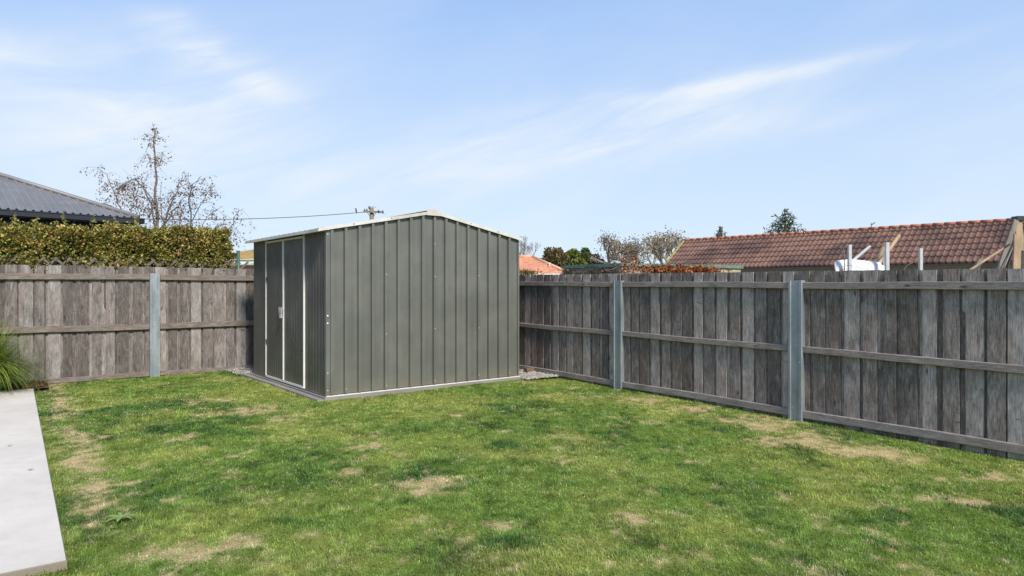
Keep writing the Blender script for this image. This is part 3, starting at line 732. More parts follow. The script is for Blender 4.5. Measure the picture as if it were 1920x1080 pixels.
# ---------------------------------------------------------------- plants in the yard
def grass_plant(c, n, L, spread, cols, name, label):
    root = thing(name, c, label, 'grass plant')
    th = rng.random(n)*2*np.pi; lean = .1+1.15*rng.random(n)**.8; Ln = L*(.6+.5*rng.random(n)); wd = .004+.003*rng.random(n)
    K = 7; V = []; tt = np.linspace(0, 1, K)
    bx = c[0]+spread*rng.normal(size=n)*.5; by = c[1]+spread*rng.normal(size=n)*.5
    x = np.zeros(n); z = np.zeros(n); pts = []
    ang = lean*.35
    for k in range(K):
        w_ = wd*(1-.9*tt[k]**2); dx, dy = np.cos(th), np.sin(th)
        pts.append(np.stack([bx+dx*x-dy*w_, by+dy*x+dx*w_, c[2]+z], 1)); pts.append(np.stack([bx+dx*x+dy*w_, by+dy*x-dx*w_, c[2]+z], 1))
        x = x+np.sin(ang)*Ln/(K-1); z = z+np.cos(ang)*Ln/(K-1); ang = ang+lean*.36
    V = np.stack(pts, 1).reshape(-1, 3); b = np.arange(n)*2*K
    q = np.concatenate([np.stack([b+2*k, b+2*k+1, b+2*k+3, b+2*k+2], 1) for k in range(K-1)])
    base = np.array(cols)[rng.integers(0, len(cols), n)]*(.7+.5*rng.random(n))[:, None]
    np_mesh('leaf_blades', V, [q], M['leaf'], root, np.repeat(base, 2*K, axis=0))
    m = MB(); m.dome((c[0], c[1], c[2]-.01), .10, (0, 0, 1), 10, 3, .5); m.build('crown_base', M['soil'], root, True)
    return root
gp = Gp(-38, 742, 0)
grass_plant(Vector((gp.x-.10, gp.y+.1, .02)), 2600, 1.08, .18, [(.15, .24, .03), (.10, .19, .02), (.24, .30, .05), (.32, .33, .09)], 'tussock_grass', 'arching yellow green tussock grass at the end of the concrete path by the fence')
gp = Gp(-330, 760, 0)
grass_plant(Vector((gp.x, gp.y, .02)), 1000, .95, .14, [(.16, .22, .03), (.10, .17, .02), (.26, .28, .05), (.36, .33, .10)], 'tussock_grass', 'second yellow green tussock grass outside the left edge of the photo')
def rosette(px, py, n, L, label, col):
    g = Gp(px, py, -.01); g.z = float(gz(g.x, g.y))
    m = MB()
    for k in range(n):
        th = 2*math.pi*k/n+random.uniform(-.3, .3); l = L*random.uniform(.6, 1); d = Vector((math.cos(th), math.sin(th), 0)); s = Vector((-d.y, d.x, 0))
        m.col = tuple(c_*random.uniform(.8, 1.2) for c_ in col)
        pr = None
        for j in range(6):
            t = j/5; p = g+d*l*t+Vector((0, 0, .022+.012*math.sin(t*2.6))); w_ = .012*math.sin(.25+t*2.7)
            cur = (m.vert(p+s*w_), m.vert(p-s*w_))
            if pr: m.face((pr[0], pr[1], cur[1], cur[0]))
            pr = cur
    o = root_mesh(m, 'weed', M['leaf'], g); tag(o, label, 'weed'); return o
rosette(228, 978, 9, .12, 'flat rosette weed with pale long leaves in the lawn near the path', (.24, .32, .09))
for px, py, lb in ((51, 881, 'dry brown leaf lying in the middle of the concrete path'), (12, 836, 'tiny curled leaf on the concrete path near the left edge')):
    g = Gp(px, py, .034); m = MB(); m.col = (.12, .09, .06)
    m.quad(g, g+Vector((.03, .01, .006)), g+Vector((.055, .004, .010)), g+Vector((.03, -.01, .004)))
    tag(root_mesh(m, 'dead_leaf', M['far_leaf'], g), lb, 'leaf')

# ---------------------------------------------------------------- trellis and hedge behind the left fence
M['old_lath'] = mat_plain('old_grey_lath', (.13, .11, .095), .9, 0, .35, 20, .3)
tr = thing('trellis', YP(0, BO+.05, 1.55), 'grey diagonal lattice trellis on top of the left fence in front of the hedge', 'trellis')
for lay, sg in ((0, 1), (1, -1)):
    m = MB(); u = -7.4
    while u < 3.35:
        z0, z1 = 1.55, 1.90; dz = z1-z0
        p = YP(u, BO+.045+lay*.010, z0); q = YP(u+sg*dz, BO+.045+lay*.010, z1)
        d = (q-p).normalized(); s = d.cross(Vector((*B2, 0))).normalized()
        if min(u, u+sg*dz) > -7.5 and max(u, u+sg*dz) < 3.35: m.box(p-s*.017, q-p, s*.034, Vector((*B2, 0))*.008)
        u += .165
    m.build('lattice_layer', M['old_lath'], tr)
hedge = thing('hedge', YP(0, BO+.5, 0), 'clipped olive green hedge with yellow and reddish leaves behind the left fence', 'hedge')
HA0, HA1, HB0, HB1 = -7.5, 3.06, BO+.05, BO+.95
def hedge_top(a): return 2.35+.025*a+.05*(fbm(a*2.3, a*0, 9, 3)-.5)
N = 90000
fr_ = rng.random(N)
a = HA0+(HA1-HA0)*rng.random(N); near = rng.random(N) < .72; a = np.where(near, -1.6+(HA1+1.6)*rng.random(N), a)
zt = hedge_top(a)
z = np.where(fr_ < .62, 1.70+(zt-1.70)*rng.random(N), zt); depth = np.abs(rng.normal(size=N))*.09
b_ = np.where(fr_ < .62, HB0+.02+depth, HB0+(HB1-HB0)*rng.random(N)); z = np.where(fr_ < .62, z, zt-depth+.02)
lump = (fbm(a*4, z*4, 12, 4)-.5)*.22; b_ = np.where(fr_ < .62, b_-lump*np.clip((z-1.8)/.3, .35, 1)-.02-.03*np.clip((2.0-z)/.2, 0, 1), b_)
# rounded shoulder and right end
endf = fr_ > .9; a = np.where(endf, HA1-np.abs(rng.normal(size=N))*.06+(fbm(z*5, b_*5, 15, 3)-.5)*.15, a); z = np.where(endf, 1.35+(zt-1.37)*rng.random(N), z); b_ = np.where(endf, HB0+.04+(HB1-HB0)*rng.random(N), b_)
z = z+(fbm(a*6, b_*6, 19, 3)-.5)*.20
hole = (fbm(a*6, z*7+b_*5, 33, 3) < .47) & (rng.random(N) < .8)
a, b_, z = a[~hole], b_[~hole], z[~hole]; N = len(a)
P = np.stack([a*A2[0]+b_*B2[0], a*A2[1]+b_*B2[1], z], 1)
pal = np.array([(.090, .105, .022), (.15, .165, .032), (.29, .28, .055), (.52, .44, .11), (.40, .22, .10), (.05, .060, .018), (.62, .34, .14)])
upf = np.clip((z-1.9)/.6, 0, 1)
cl = fbm(a*3.5, z*5, 23, 3)
idx = np.array([rng.choice(7, p=[.28, .24, .16, .10, .08, .12, .02]) for _ in range(400)])[rng.integers(0, 400, N)]
idx2 = np.array([rng.choice(7, p=[.12, .18, .20, .18, .20, .04, .08]) for _ in range(400)])[rng.integers(0, 400, N)]
idx = np.where(rng.random(N) < np.clip(upf*.8+(cl-.5)*1.5, 0, 1), idx2, idx)  # sunlit yellow tones painted into upper leaves, with bronze tips; darker greens lower
colr = pal[idx]*(.7+.6*rng.random(N))[:, None]
leaves('foliage', P, .026+.036*rng.random(N)**1.5, colr, M['leaf'], hedge, .62, bias=np.array((A2[0]*.0-B2[0]*.5, -B2[1]*.5, .35)))
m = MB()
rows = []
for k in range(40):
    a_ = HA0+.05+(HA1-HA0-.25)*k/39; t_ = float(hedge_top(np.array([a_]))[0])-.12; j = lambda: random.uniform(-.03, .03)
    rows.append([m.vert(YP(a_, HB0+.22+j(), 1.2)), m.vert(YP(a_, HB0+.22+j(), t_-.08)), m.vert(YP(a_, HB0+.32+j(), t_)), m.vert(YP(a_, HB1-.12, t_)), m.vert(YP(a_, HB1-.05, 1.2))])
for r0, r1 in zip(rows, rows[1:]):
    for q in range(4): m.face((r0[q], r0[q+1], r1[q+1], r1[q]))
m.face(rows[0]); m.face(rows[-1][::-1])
m.build('shade_core', mat_plain('hedge_inner_shade', (.020, .020, .011), .95, 0, .5, 30, 1.0), hedge)  # near-black core stands in for the shade inside the hedge
# shoots standing up from the top
m = MB(); SP = []; 
for px in list(range(-150, 430, 15))+[205, 60, 20, 345, 255, 290]:
    px = px+random.uniform(-8, 8); r = (px-960)/F; bb2 = HB0+random.uniform(.15, .6); Yd = bb2/(B2[1]-r*(-B2[0])) if False else bb2/(r*B2[0]+B2[1])
    a_ = (r*A2[0]+A2[1])*Yd; t_ = float(hedge_top(np.array([a_]))[0])
    h_ = random.choice([.06, .10, .14, .2, .24]) if px < 280 else random.uniform(.04, .12)
    p = YP(a_, bb2, t_-.05); q = p+Vector((random.uniform(-.04, .04), random.uniform(-.03, .03), h_+.05)); m = MB(); m.tube([p, (p+q)/2+Vector((.006, 0, 0)), q], [.004, .003, .0015], 4); m.build('shoot', M['bark'], hedge)
    for k in range(int(10+70*h_)): t = random.uniform(.2, 1); SP.append(tuple(p+(q-p)*t+Vector((random.gauss(0, .012), random.gauss(0, .012), random.gauss(0, .012)))))

SP = np.array(SP); leaves('young_leaves', SP, .05, np.array([(.30, .29, .07), (.22, .24, .05), (.33, .25, .08)])[rng.integers(0, 3, len(SP))], M['leaf'], hedge, .5)

# ---------------------------------------------------------------- trees
def twig_tree(root, mains, leafcol, nsub, leafn, leafsize, bark, rdepth=.5, droop=.6, sub_len=.6, scale=1.0, r0=.02):
    m = MB(); LP = []
    def sub(p, d, L, r, lev):
        pts = [p]; rad = [r]; n = 4
        for k in range(n):
            d = (d+Vector((random.gauss(0, .22), random.gauss(0, .22), random.gauss(0, .16)-droop*.10*(lev+1)))).normalized()
            p = p+d*L/n; pts.append(p); rad.append(r*(1-.75*(k+1)/n))
        m.tube(pts, rad, 4, False)
        for k in range(leafn):
            t = random.uniform(.15, 1)*n; i_ = min(int(t), n-1); LP.append(pts[i_].lerp(pts[i_+1], t-i_)+Vector((random.gauss(0, .035), random.gauss(0, .035), -abs(random.gauss(0, .05))))*scale)
        if lev > 0:
            for k in range(3):
                i_ = random.randint(1, n); dd = (d+Vector((random.gauss(0, .7), random.gauss(0, .7), random.gauss(0, .4)-.2*droop))).normalized()
                sub(pts[i_], dd, L*.55, rad[i_]*.7, lev-1)
    for pts, ra, rb, *dn in mains:
        # smooth the traced limb
        P_ = [Vector(p) for p in pts]; fine = []
        for k in range(len(P_)-1):
            for j in range(4):
                fine.append(P_[k].lerp(P_[k+1], j/4)+Vector((random.gauss(0, .012), random.gauss(0, .02), random.gauss(0, .012)))*scale)
        fine.append(P_[-1]); n = len(fine)
        rad = [ra+(rb-ra)*k/(n-1) for k in range(n)]; m.tube(fine, rad, 6)
        tl = sum((fine[k+1]-fine[k]).length for k in range(n-1)); cnt = int(nsub*tl/scale*(dn[0] if dn else 1))
        for k in range(cnt):
            t = (random.random()**.8)*(n-1); i_ = min(int(t), n-2); p = fine[i_].lerp(fine[i_+1], t-i_)
            dd = Vector((random.gauss(0, 1), random.gauss(0, 1), random.gauss(.25, .6))).normalized()
            sub(p, dd, sub_len*random.uniform(.35, 1)*(1.1-.5*t/n), max(rad[i_]*.35, rb*.8), 1)
    m.build('branches', bark, root, True)
    LP = np.array([tuple(p) for p in LP]); k = len(LP)
    cols = np.array(leafcol)[rng.integers(0, len(leafcol), k)]*(.6+.7*rng.random(k))[:, None]
    leaves('leaves', LP, leafsize*(.6+.7*rng.random(k)), cols, M['far_leaf'], root, .6, droop=.8)
D = 17.0
def L_(pts, dy=0, D=D):
    n = len(pts); return [Wp(x, y, D+dy*k/(n-1)) for k, (x, y) in enumerate(pts)]
M['birch_bark'] = mat_plain('birch_twig_bark', (.15, .11, .085), .85, 0, .35, 12)
birch = thing('birch_tree', Wp(293, 620, D), 'thin nearly bare tree with a few brown leaves above the left hedge', 'tree')
mains = [(L_([(296, 560), (295, 420), (293, 370), (291, 310), (289, 262), (289, 240)]), .045, .007, .42),
         (L_([(297, 450), (284, 385), (272, 358), (256, 336), (236, 343), (222, 355)], -.5), .022, .005),
         (L_([(246, 450), (229, 398), (214, 362), (202, 334), (183, 313)], .8), .022, .005),
         (L_([(300, 470), (312, 405), (325, 370), (338, 340), (346, 320)], .6), .025, .005),
         (L_([(295, 400), (283, 370), (265, 345), (240, 345), (208, 345)], 1.2), .015, .004),
         (L_([(357, 470), (358, 400), (355, 365), (363, 345), (378, 330)], -.6), .020, .005),
         (L_([(357, 420), (375, 385), (392, 358), (404, 345)], .5), .014, .004),
         (L_([(368, 470), (380, 420), (395, 400), (418, 386)], .9), .014, .004),
         (L_([(300, 430), (325, 395), (345, 372), (372, 350)], -.7), .016, .004),
         (L_([(430, 480), (432, 430), (442, 405), (456, 390)], -.4), .012, .004),
         (L_([(291, 318), (303, 300), (303, 285)], .2), .009, .004),
         (L_([(290, 300), (276, 290), (268, 300)], -.2), .008, .004),
         (L_([(310, 440), (300, 380), (302, 345)], .4), .012, .004), (L_([(330, 450), (340, 400), (350, 380)], .9), .012, .004), (L_([(390, 460), (405, 425), (425, 418)], -.9), .012, .004), (L_([(260, 460), (262, 400), (250, 372)], -.9), .012, .004)]
twig_tree(birch, mains, [(.16, .09, .06), (.19, .095, .06), (.26, .14, .08), (.10, .05, .035), (.20, .11, .065)], 11.0, 3, .054, M['birch_bark'], sub_len=.75, droop=1.3)

def branch_tree(name, label, px, ytop, ybase_px, D, wpx, leafcol, seed, leafsize, leafn, bark, group=None, levels=5, spread=.55, tube_r=.30, lean=0, upf=.25, tipscat=.24):
    """open, twiggy crown grown by forking"""
    rd = random.Random(seed); base = Wp(px, Y0, D); base.z = -.1; top = Wp(px, ytop, D)
    root = thing(name, base, label, 'tree', group); Ht = top.z; m = MB(); tips = []
    half = wpx/2*D/F
    def fork(p, d, L, r, lev):
        pts = [p]; q = p; n = 3
        for k in range(n):
            d = (d+Vector((rd.gauss(0, .13), rd.gauss(0, .13), rd.gauss(0, .08)))).normalized(); q = q+d*L/n; pts.append(q)
        m.tube(pts, [r, r*.93, r*.86, r*.78], 5 if lev > 2 else 3, False)
        if lev == 0: tips.append((q, d)); return
        for k in range(rd.choice([2, 3, 3]) if lev > 1 else 3):
            dd = (d+Vector((rd.gauss(0, spread), rd.gauss(0, spread), rd.gauss(upf, .25)))).normalized()
            fork(q, dd, L*rd.uniform(.62, .86), r*.66, lev-1)
        if lev <= 1: tips.append((q, d))
    fork(Vector((0, 0, 0)), Vector((lean, 0, 1)).normalized(), Ht*.28, tube_r, levels)
    # fit grown crown to the real height and width
    mx = max(v[2] for v in m.v); mw = sorted(abs(v[0]) for v in m.v)[int(len(m.v)*.94)]; fz = Ht/mx; fx = half/mw
    ups = sorted(v[0] for v in m.v if v[2] > mx*.45); cx = (ups[int(len(ups)*.06)]+ups[int(len(ups)*.94)])/2
    fx = half/((ups[int(len(ups)*.97)]-ups[int(len(ups)*.03)])/2)
    def fit(v):
        t = min(1, max(0, v[2]/mx*1.6)); k = 1+(fx-1)*t; return (base.x+(v[0]-cx*t)*k, base.y+v[1]*k, base.z+v[2]*fz)
    m.v = [fit(v) for v in m.v]
    m.build('branches', bark, root)
    P = []; 
    for q, d in tips:
        for k in range(leafn): P.append(fit(q+Vector((rd.gauss(0, tipscat), rd.gauss(0, tipscat), rd.gauss(0, tipscat)))))
    if P:
        P = np.array(P); k = len(P); cols = np.array(leafcol)[rng.integers(0, len(leafcol), k)]*(.6+.7*rng.random(k))[:, None]
        leaves('leaves', P, leafsize*(.6+.8*rng.random(k)), cols, M['far_leaf'], root, .6)
    return root
TANS = [(.22, .15, .09), (.30, .22, .13), (.16, .11, .07), (.20, .19, .10)]
branch_tree('bare_tree', 'open grey branched tree with sparse brown leaves left of the pair over the brick outbuilding', 1160, 437, 0, 58, 84, TANS, 5, .17, 3, M['pale_bark'], 'open autumn trees beyond the outbuilding', 6, .62, .30)
branch_tree('bare_tree', 'smaller open tree with olive brown leaf tufts between the two larger bare trees', 1208, 442, 0, 61, 66, [(.20, .17, .08), (.26, .2, .1), (.14, .11, .06)], 15, .17, 3, M['pale_bark'], 'open autumn trees beyond the outbuilding', 6, .60, .26)
branch_tree('bare_tree', 'tallest open tree with tan leaf tufts next to the end of the long tiled roof', 1259, 430, 0, 55, 92, [(.34, .24, .13), (.26, .18, .10), (.4, .31, .18)], 24, .16, 2, M['pale_bark'], 'open autumn trees beyond the outbuilding', 6, .62, .26)
branch_tree('bare_tree', 'leafless thin twiggy tree just right of the shed roof', 985, 434, 0, 50, 46, TANS, 9, .08, 0, M['pale_bark'], None, 6, .30, .09, upf=.5)
def bushy(name, label, px, ytop, D, wpx, cols, seed, n, leafsize, ybot=520, group=None):
    rs = np.random.default_rng(seed); base = Wp(px, Y0, D); base.z = -.1
    root = thing(name, base, label, 'tree', group); topz = Wp(px, ytop, D).z; zb = max(.8, Wp(px, ybot, D).z-1.2); half = wpx/2*D/F
    # clumps over an uneven dome
    K = 34; cen = []
    for k in range(K):
        th = rs.random()*2*np.pi; ph = np.arccos(rs.random()*1.3-.3) if True else 0
        cen.append((base.x+half*.72*np.sin(ph)*np.cos(th), base.y+half*.72*np.sin(ph)*np.sin(th), zb+(topz-zb)*(.42+.46*np.cos(ph)), half*(.20+.20*rs.random())))
    cen = np.array(cen); k = rs.integers(0, K, n); d = rs.normal(size=(n, 3)); d /= np.linalg.norm(d, axis=1)[:, None]
    P = cen[k, :3]+d*(cen[k, 3]*(.55+.5*rs.random(n)))[:, None]*np.array((1, 1, .85))
    tone = (.7+.6*rs.random(K))[k]
    c = np.array(cols)[rs.integers(0, len(cols), n)]*(tone*(.7+.6*rs.random(n)))[:, None]
    leaves('crown', P, leafsize*(.6+.8*rs.random(n)), c, M['far_leaf'], root, .65)
    m = MB(); m.tube([base, base+Vector((.1, 0, zb*.6)), Vector((base.x, base.y, zb+(topz-zb)*.5))], [.3, .25, .1], 8)
    for k in range(14):
        q = Vector(cen[k, :3]); s0 = Vector((base.x, base.y, zb*.7+.4)); m.tube([s0, s0.lerp(q, .5)+Vector((0, 0, .2)), q], [.10, .06, .02], 5)
    m.build('trunk', M['bark'], root, True)
    return root
bushy('bushy_tree', 'brown green round leafy tree behind the orange tiled house', 1036, 459, 62, 66, [(.10, .10, .04), (.16, .12, .05), (.20, .12, .06), (.06, .07, .03)], 1, 9000, .24)
bushy('bushy_tree', 'bright yellow green tree between the brown and the grey trees over the outbuilding', 1078, 464, 64, 52, [(.14, .17, .03), (.20, .22, .05), (.09, .12, .025)], 2, 7000, .22)
bushy('bushy_tree', 'dark green tree top poking up behind the bright green tree', 1096, 459, 70, 30, [(.06, .09, .03), (.09, .12, .035)], 6, 3500, .24)
bushy('bushy_tree', 'grey purple twiggy round tree at the right end of the tree clump', 1119, 467, 60, 34, [(.11, .085, .07), (.14, .11, .09), (.08, .06, .05)], 3, 4200, .18)
bushy('bushy_tree', 'small yellow brown shrubby tree at the right end of the hedge', 438, 463, 26, 22, [(.28, .24, .06), (.22, .15, .05), (.15, .17, .04)], 4, 900, .11, 510)
def conifer(name, label, px, ytop, ybot, D, wpx, seed, col, tiers=16, lf=.55):
    rd = random.Random(seed); base = Wp(px, Y0, D); base.z = -.1; top = Wp(px, ytop, D).z; zb = Wp(px, ybot, D).z-2.5; half = wpx/2*D/F
    root = thing(name, base, label, 'tree'); m = MB(); m.tube([base, Vector((base.x, base.y, top*.6)), Vector((base.x, base.y, top-.2))], [.35, .22, .03], 7); P = []; C = []
    for k in range(tiers):
        t = k/(tiers-1); z = zb+(top-.4-zb)*t; rr = half*(1-t)**.72*1.12+.25
        for j in range(9 if t < .8 else 5):
            th = rd.uniform(0, 6.283); L = rr*rd.uniform(.55, 1.1); d = Vector((math.cos(th), math.sin(th), 0)); s = Vector((-d.y, d.x, 0))
            tip = Vector((base.x, base.y, z))+d*L+Vector((0, 0, rd.uniform(-.05, .28)*L)); m.tube([Vector((base.x, base.y, z)), tip], [.05, .012], 3, False)
            for q in range(int(24*L/half+5)):
                u = rd.uniform(.12, 1); p = Vector((base.x, base.y, z)).lerp(tip, u)+s*rd.gauss(0, .13*L*(1.1-u)+.05)+Vector((0, 0, rd.gauss(-.06, .07))); P.append(tuple(p))
                C.append([c_*rd.uniform(.6, 1.4) for c_ in col])
    m.build('trunk', M['bark'], root, True); P = np.array(P)
    leaves('needles', P, lf*(.5+.6*rng.random(len(P))), np.array(C), M['far_leaf'], root, .30)
    return root
conifer('conifer', 'wide dark green conifer behind the ridge of the long tiled roof', 1472, 389, 440, 80, 112, 2, (.055, .090, .045), 14, .5)
conifer('conifer', 'small narrow brownish conifer left of the larger one behind the tiled roof', 1351, 422, 446, 95, 40, 5, (.10, .085, .05), 11, .42)
n = 500; P = np.array([tuple(Wp(985, 511, 22)+Vector((random.gauss(0, .22), random.gauss(0, .15), random.gauss(-.02, .05)))) for _ in range(n)])
sh = thing('shrub', Wp(985, 560, 22), 'small dark green shrub top below the orange roof beside the shed', 'shrub')
leaves('foliage', P, .07, np.array([(.10, .10, .03), (.16, .10, .04), (.07, .08, .02)])[rng.integers(0, 3, n)], M['far_leaf'], sh)
m = MB(); m.tube([Wp(985, 570, 22), Wp(985, 512, 22)], [.03, .015], 5); m.build('stem', M['bark'], sh)

# ---------------------------------------------------------------- houses
def slope(m, P0, e, i_, L, vmax, tan, du, prof, course=None, step=.03):
    """one roof plane: P0 eave corner, e along the eave, i_ inward, vmax(u) plan depth at u"""
    n = max(2, int(L/du)); P0 = Vector(P0); e = Vector(e); i_ = Vector(i_)
    def pt(u, v, o_): return P0+e*u+i_*v+Vector((0, 0, v*tan+o_))
    us = [L*k/n for k in range(n+1)]
    if course is None:
        lo = [m.vert(pt(u, 0, prof(u))) for u in us]; hi = [m.vert(pt(u, vmax(u), prof(u))) for u in us]
        for k in range(n): m.face((lo[k], lo[k+1], hi[k+1], hi[k]))
        return
    V_ = max(vmax(u) for u in us); rows = int(math.ceil(V_/course))
    for r in range(rows):
        v0, v1 = r*course, (r+1)*course+.02
        lo, hi, un = [], [], []
        for u in us:
            vm = vmax(u); a, b_ = min(v0, vm), min(v1, vm); f_ = (b_-v0)/course if b_ > v0 else 0
            ph = (r % 2)*0
            un.append(m.vert(pt(u, a, prof(u+ph)-.004))); lo.append(m.vert(pt(u, a, prof(u+ph)+step))); hi.append(m.vert(pt(u, b_, prof(u+ph)+step*(1-min(1, f_)))))
        for k in range(n):
            if vmax(us[k]) <= v0 and vmax(us[k+1]) <= v0: continue
            m.face((lo[k], lo[k+1], hi[k+1], hi[k])); m.face((un[k], un[k+1], lo[k+1], lo[k]))
def hip_roof(K, g, n_, L, Wd, tan, ze, du, prof, name, mat, root, course=None, step=.03, caps=None, cap_r=.06):
    g = Vector((*g, 0)); n_ = Vector((*n_, 0)); K = Vector((K[0], K[1], ze)); m = MB(); hw = Wd/2
    slope(m, K, g, n_, L, lambda u: max(0, min(u, L-u, hw)), tan, du, prof, course, step)
    slope(m, K+g*L+n_*Wd, -g, -n_, L, lambda u: max(0, min(u, L-u, hw)), tan, du, prof, course, step)
    slope(m, K+n_*Wd, -n_, g, Wd, lambda u: max(0, min(u, Wd-u)), tan, du, prof, course, step)
    slope(m, K+g*L, n_, -g, Wd, lambda u: max(0, min(u, Wd-u)), tan, du, prof, course, step)
    ro = m.build(name, mat, root)
    r1 = K+g*hw+n_*hw+Vector((0, 0, hw*tan)); r2 = K+g*(L-hw)+n_*hw+Vector((0, 0, hw*tan)); up = Vector((0, 0, cap_r*.5))
    for a, b_ in ((K, r1), (K+n_*Wd, r1), (K+g*L, r2), (K+g*L+n_*Wd, r2), (r1, r2)):
        mm = MB(); mm.tube([a+up, b_+up], cap_r, 8); mm.build('ridge_cap', caps or mat, ro, True)
    return ro
def box_wall(m, K, g, n_, L, Wd, z0, z1, inset):
    g = Vector((*g, 0)); n_ = Vector((*n_, 0)); K = Vector((K[0], K[1], z0))
    m.box(K+g*inset+n_*inset, g*(L-2*inset), n_*(Wd-2*inset), (0, 0, z1-z0))
def mat_roofsheet():
    m, t, p, out = mat_new('grey_corrugated_steel')
    pos = t.add('ShaderNodeNewGeometry').outputs['Position']; n = t.noise(pos, 3, 5)
    t.l.new(t.ramp(n, [(.3, (.150, .148, .150)), (.7, (.20, .196, .198))]), p.inputs['Base Color']); p.inputs['Roughness'].default_value = .5
    p.inputs['Metallic'].default_value = .15
    return m
M['roofsheet'] = mat_roofsheet()
M['black_gutter'] = mat_plain('charcoal_gutter', (.022, .024, .028), .35, 0, .1)
M['weatherboard'] = mat_plain('charcoal_board', (.045, .05, .06), .6, 0, .1)
# dark roofed house, left
ZE = 2.90; K = Wp(259, 410, 14.3); g = Vector((-.700, -.714, 0)); g.normalize(); nn_ = Vector((-.714, .700, 0)).normalized()
hs = thing('house', (K.x-5, K.y, 0), 'neighbouring house with grey corrugated metal hip roof and black gutter over the hedge', 'house')
ro = hip_roof(K, (g.x, g.y), (nn_.x, nn_.y), 12, 10, .435, ZE+.02, .0165, lambda u: .030*max(0, math.cos(2*math.pi*u/.132)), 'roof', M['roofsheet'], hs, caps=M['roofsheet'], cap_r=.05)
m = MB()
for a, d, L in ((K, g, 12), (K, nn_, 10)):
    o_ = -nn_ if d is g else -g
    p = Vector((a.x, a.y, ZE-.10))+o_*.10-d*.10; m.box(p, d*(L+.2), -o_*.10, (0, 0, .10)); m.tube([p+Vector((0, 0, .10)), p+d*(L+.2)+Vector((0, 0, .10))], .014, 6)
m.build('gutter', M['black_gutter'], hs)
m = MB(); p = Vector((K.x, K.y, ZE-.12)); m.box(p+g*.02+nn_*.02, g*11.9, nn_*9.9, (0, 0, .02)); m.build('soffit', M['black_gutter'], hs)
m = MB(); z = 0
while z < ZE-.2:
    p = Vector((K.x, K.y, z))+g*.45+nn_*.45; t = .012
    m.hexa([p-g*t-nn_*t, p+g*(11.1+t)-nn_*t, p+g*(11.1+t)+nn_*(9.1+t), p-g*t+nn_*(9.1+t)], [p+Vector((0, 0, .15)), p+g*11.1+Vector((0, 0, .15)), p+g*11.1+nn_*9.1+Vector((0, 0, .15)), p+nn_*9.1+Vector((0, 0, .15))]); z += .15
m.build('wall', M['weatherboard'], hs)
m = MB(); c_ = Wp(190, 396, 15.4); m.dome(c_, .30, (0, 0, 1), 16, 5, .62)
m.build('roof_vent', mat_plain('smoky_dome', (.06, .07, .08), .25, 0, .1), hs, True)

def mat_tiles(name, lo, mid, hi, dark, moss=None):
    m, t, p, out = mat_new(name)
    g_ = t.add('ShaderNodeNewGeometry'); pos = g_.outputs['Position']
    n = t.noise(pos, 1.6, 6, .7); n2 = t.noise(pos, .45, 5, .65); n3 = t.noise(pos, 9, 4, .7)
    c = t.ramp(t.math('ADD', t.math('MULTIPLY', n, .5), t.math('MULTIPLY', n3, .5)), [(.35, lo), (.5, mid), (.66, hi)])
    c = t.mix(t.math('MULTIPLY', t.rng(n2, .47, .60), .80), c, dark)
    if moss is not None: c = t.mix(t.math('MULTIPLY', t.rng(n, .60, .72), .5), c, moss)
    wn = t.add('ShaderNodeTexWhiteNoise', noise_dimensions='2D')
    t.l.new(t.comb(t.math('FLOOR', t.math('MULTIPLY', t.dot(pos, (.658, -.753, 0)), 4.545)), t.math('FLOOR', t.math('MULTIPLY', t.dot(pos, (0, 0, 1)), 3.97)), 0), wn.inputs['Vector'])
    c = t.mix(1.0, c, t.ramp(wn.outputs['Value'], [(0, (.82, .82, .82)), (1, (1.0, 1.0, 1.0))]), 'MULTIPLY')
    t.l.new(c, p.inputs['Base Color']); p.inputs['Roughness'].default_value = .8
    b = t.add('ShaderNodeBump', inp={'Strength': .4, 'Distance': .02, 'Height': n3}); t.l.new(b.outputs[0], p.inputs['Normal'])
    return m
M['tile_brown'] = mat_tiles('old_brown_tiles', (.125, .060, .042), (.185, .095, .067), (.27, .150, .112), (.058, .031, .026), (.18, .135, .08))
M['tile_ridge'] = mat_plain('terracotta_ridge', (.42, .15, .085), .8, 0, .3, 4, dirt=(.25, .12, .08))
M['tile_orange'] = mat_tiles('orange_tiles', (.48, .20, .11), (.58, .26, .15), (.66, .33, .20), (.44, .20, .12))
M['tile_mossy'] = mat_tiles('mossy_orange_tiles', (.34, .20, .07), (.42, .27, .09), (.46, .31, .12), (.30, .22, .08))
M['tile_mossy'].name = 'mossy_tiles'
M['beige_wall'] = mat_plain('beige_render', (.42, .36, .27), .9, 0, .15, 3, .3)
M['brown_gutter'] = mat_plain('brown_gutter', (.07, .045, .035), .5, 0, .2)
M['glass_dark'] = mat_plain('dark_window', (.03, .03, .03), .1, 0, .05)
# long tiled house, right
rl = Wp(1283, 452, 37.0); rr = Wp(1900, 413.5, 25.8); dr = (rr-rl); dr.z = 0; dr.normalize(); pn = Vector((-dr.y, dr.x, 0)); 
if pn.y > 0: pn = -pn
ZR, ZE2, HS = rl.z, 2.36, 2.05; tanp = (ZR-ZE2)/HS
th = thing('tiled_house', rl+dr*9+Vector((0, 0, -rl.z)), 'long low house with weathered brown red tiled gable roof behind the right fence', 'house')
roll = lambda u: .050*max(0, math.cos(2*math.pi*u/.22))**1.3
P0 = Vector((rl.x, rl.y, ZE2))+pn*HS; LN = 24.0; crs = .305
m = MB(); slope(m, P0, dr, -pn, LN, lambda u: HS, tanp, .0275, roll, crs, .060)
ro = m.build('roof', M['tile_brown'], th)
m = MB(); slope(m, Vector((rl.x, rl.y, ZE2))-pn*HS+dr*LN, -dr, pn, LN, lambda u: HS, tanp, .30, lambda u: 0, None); m.build('roof', M['tile_brown'], th)
m = MB(); k = 0
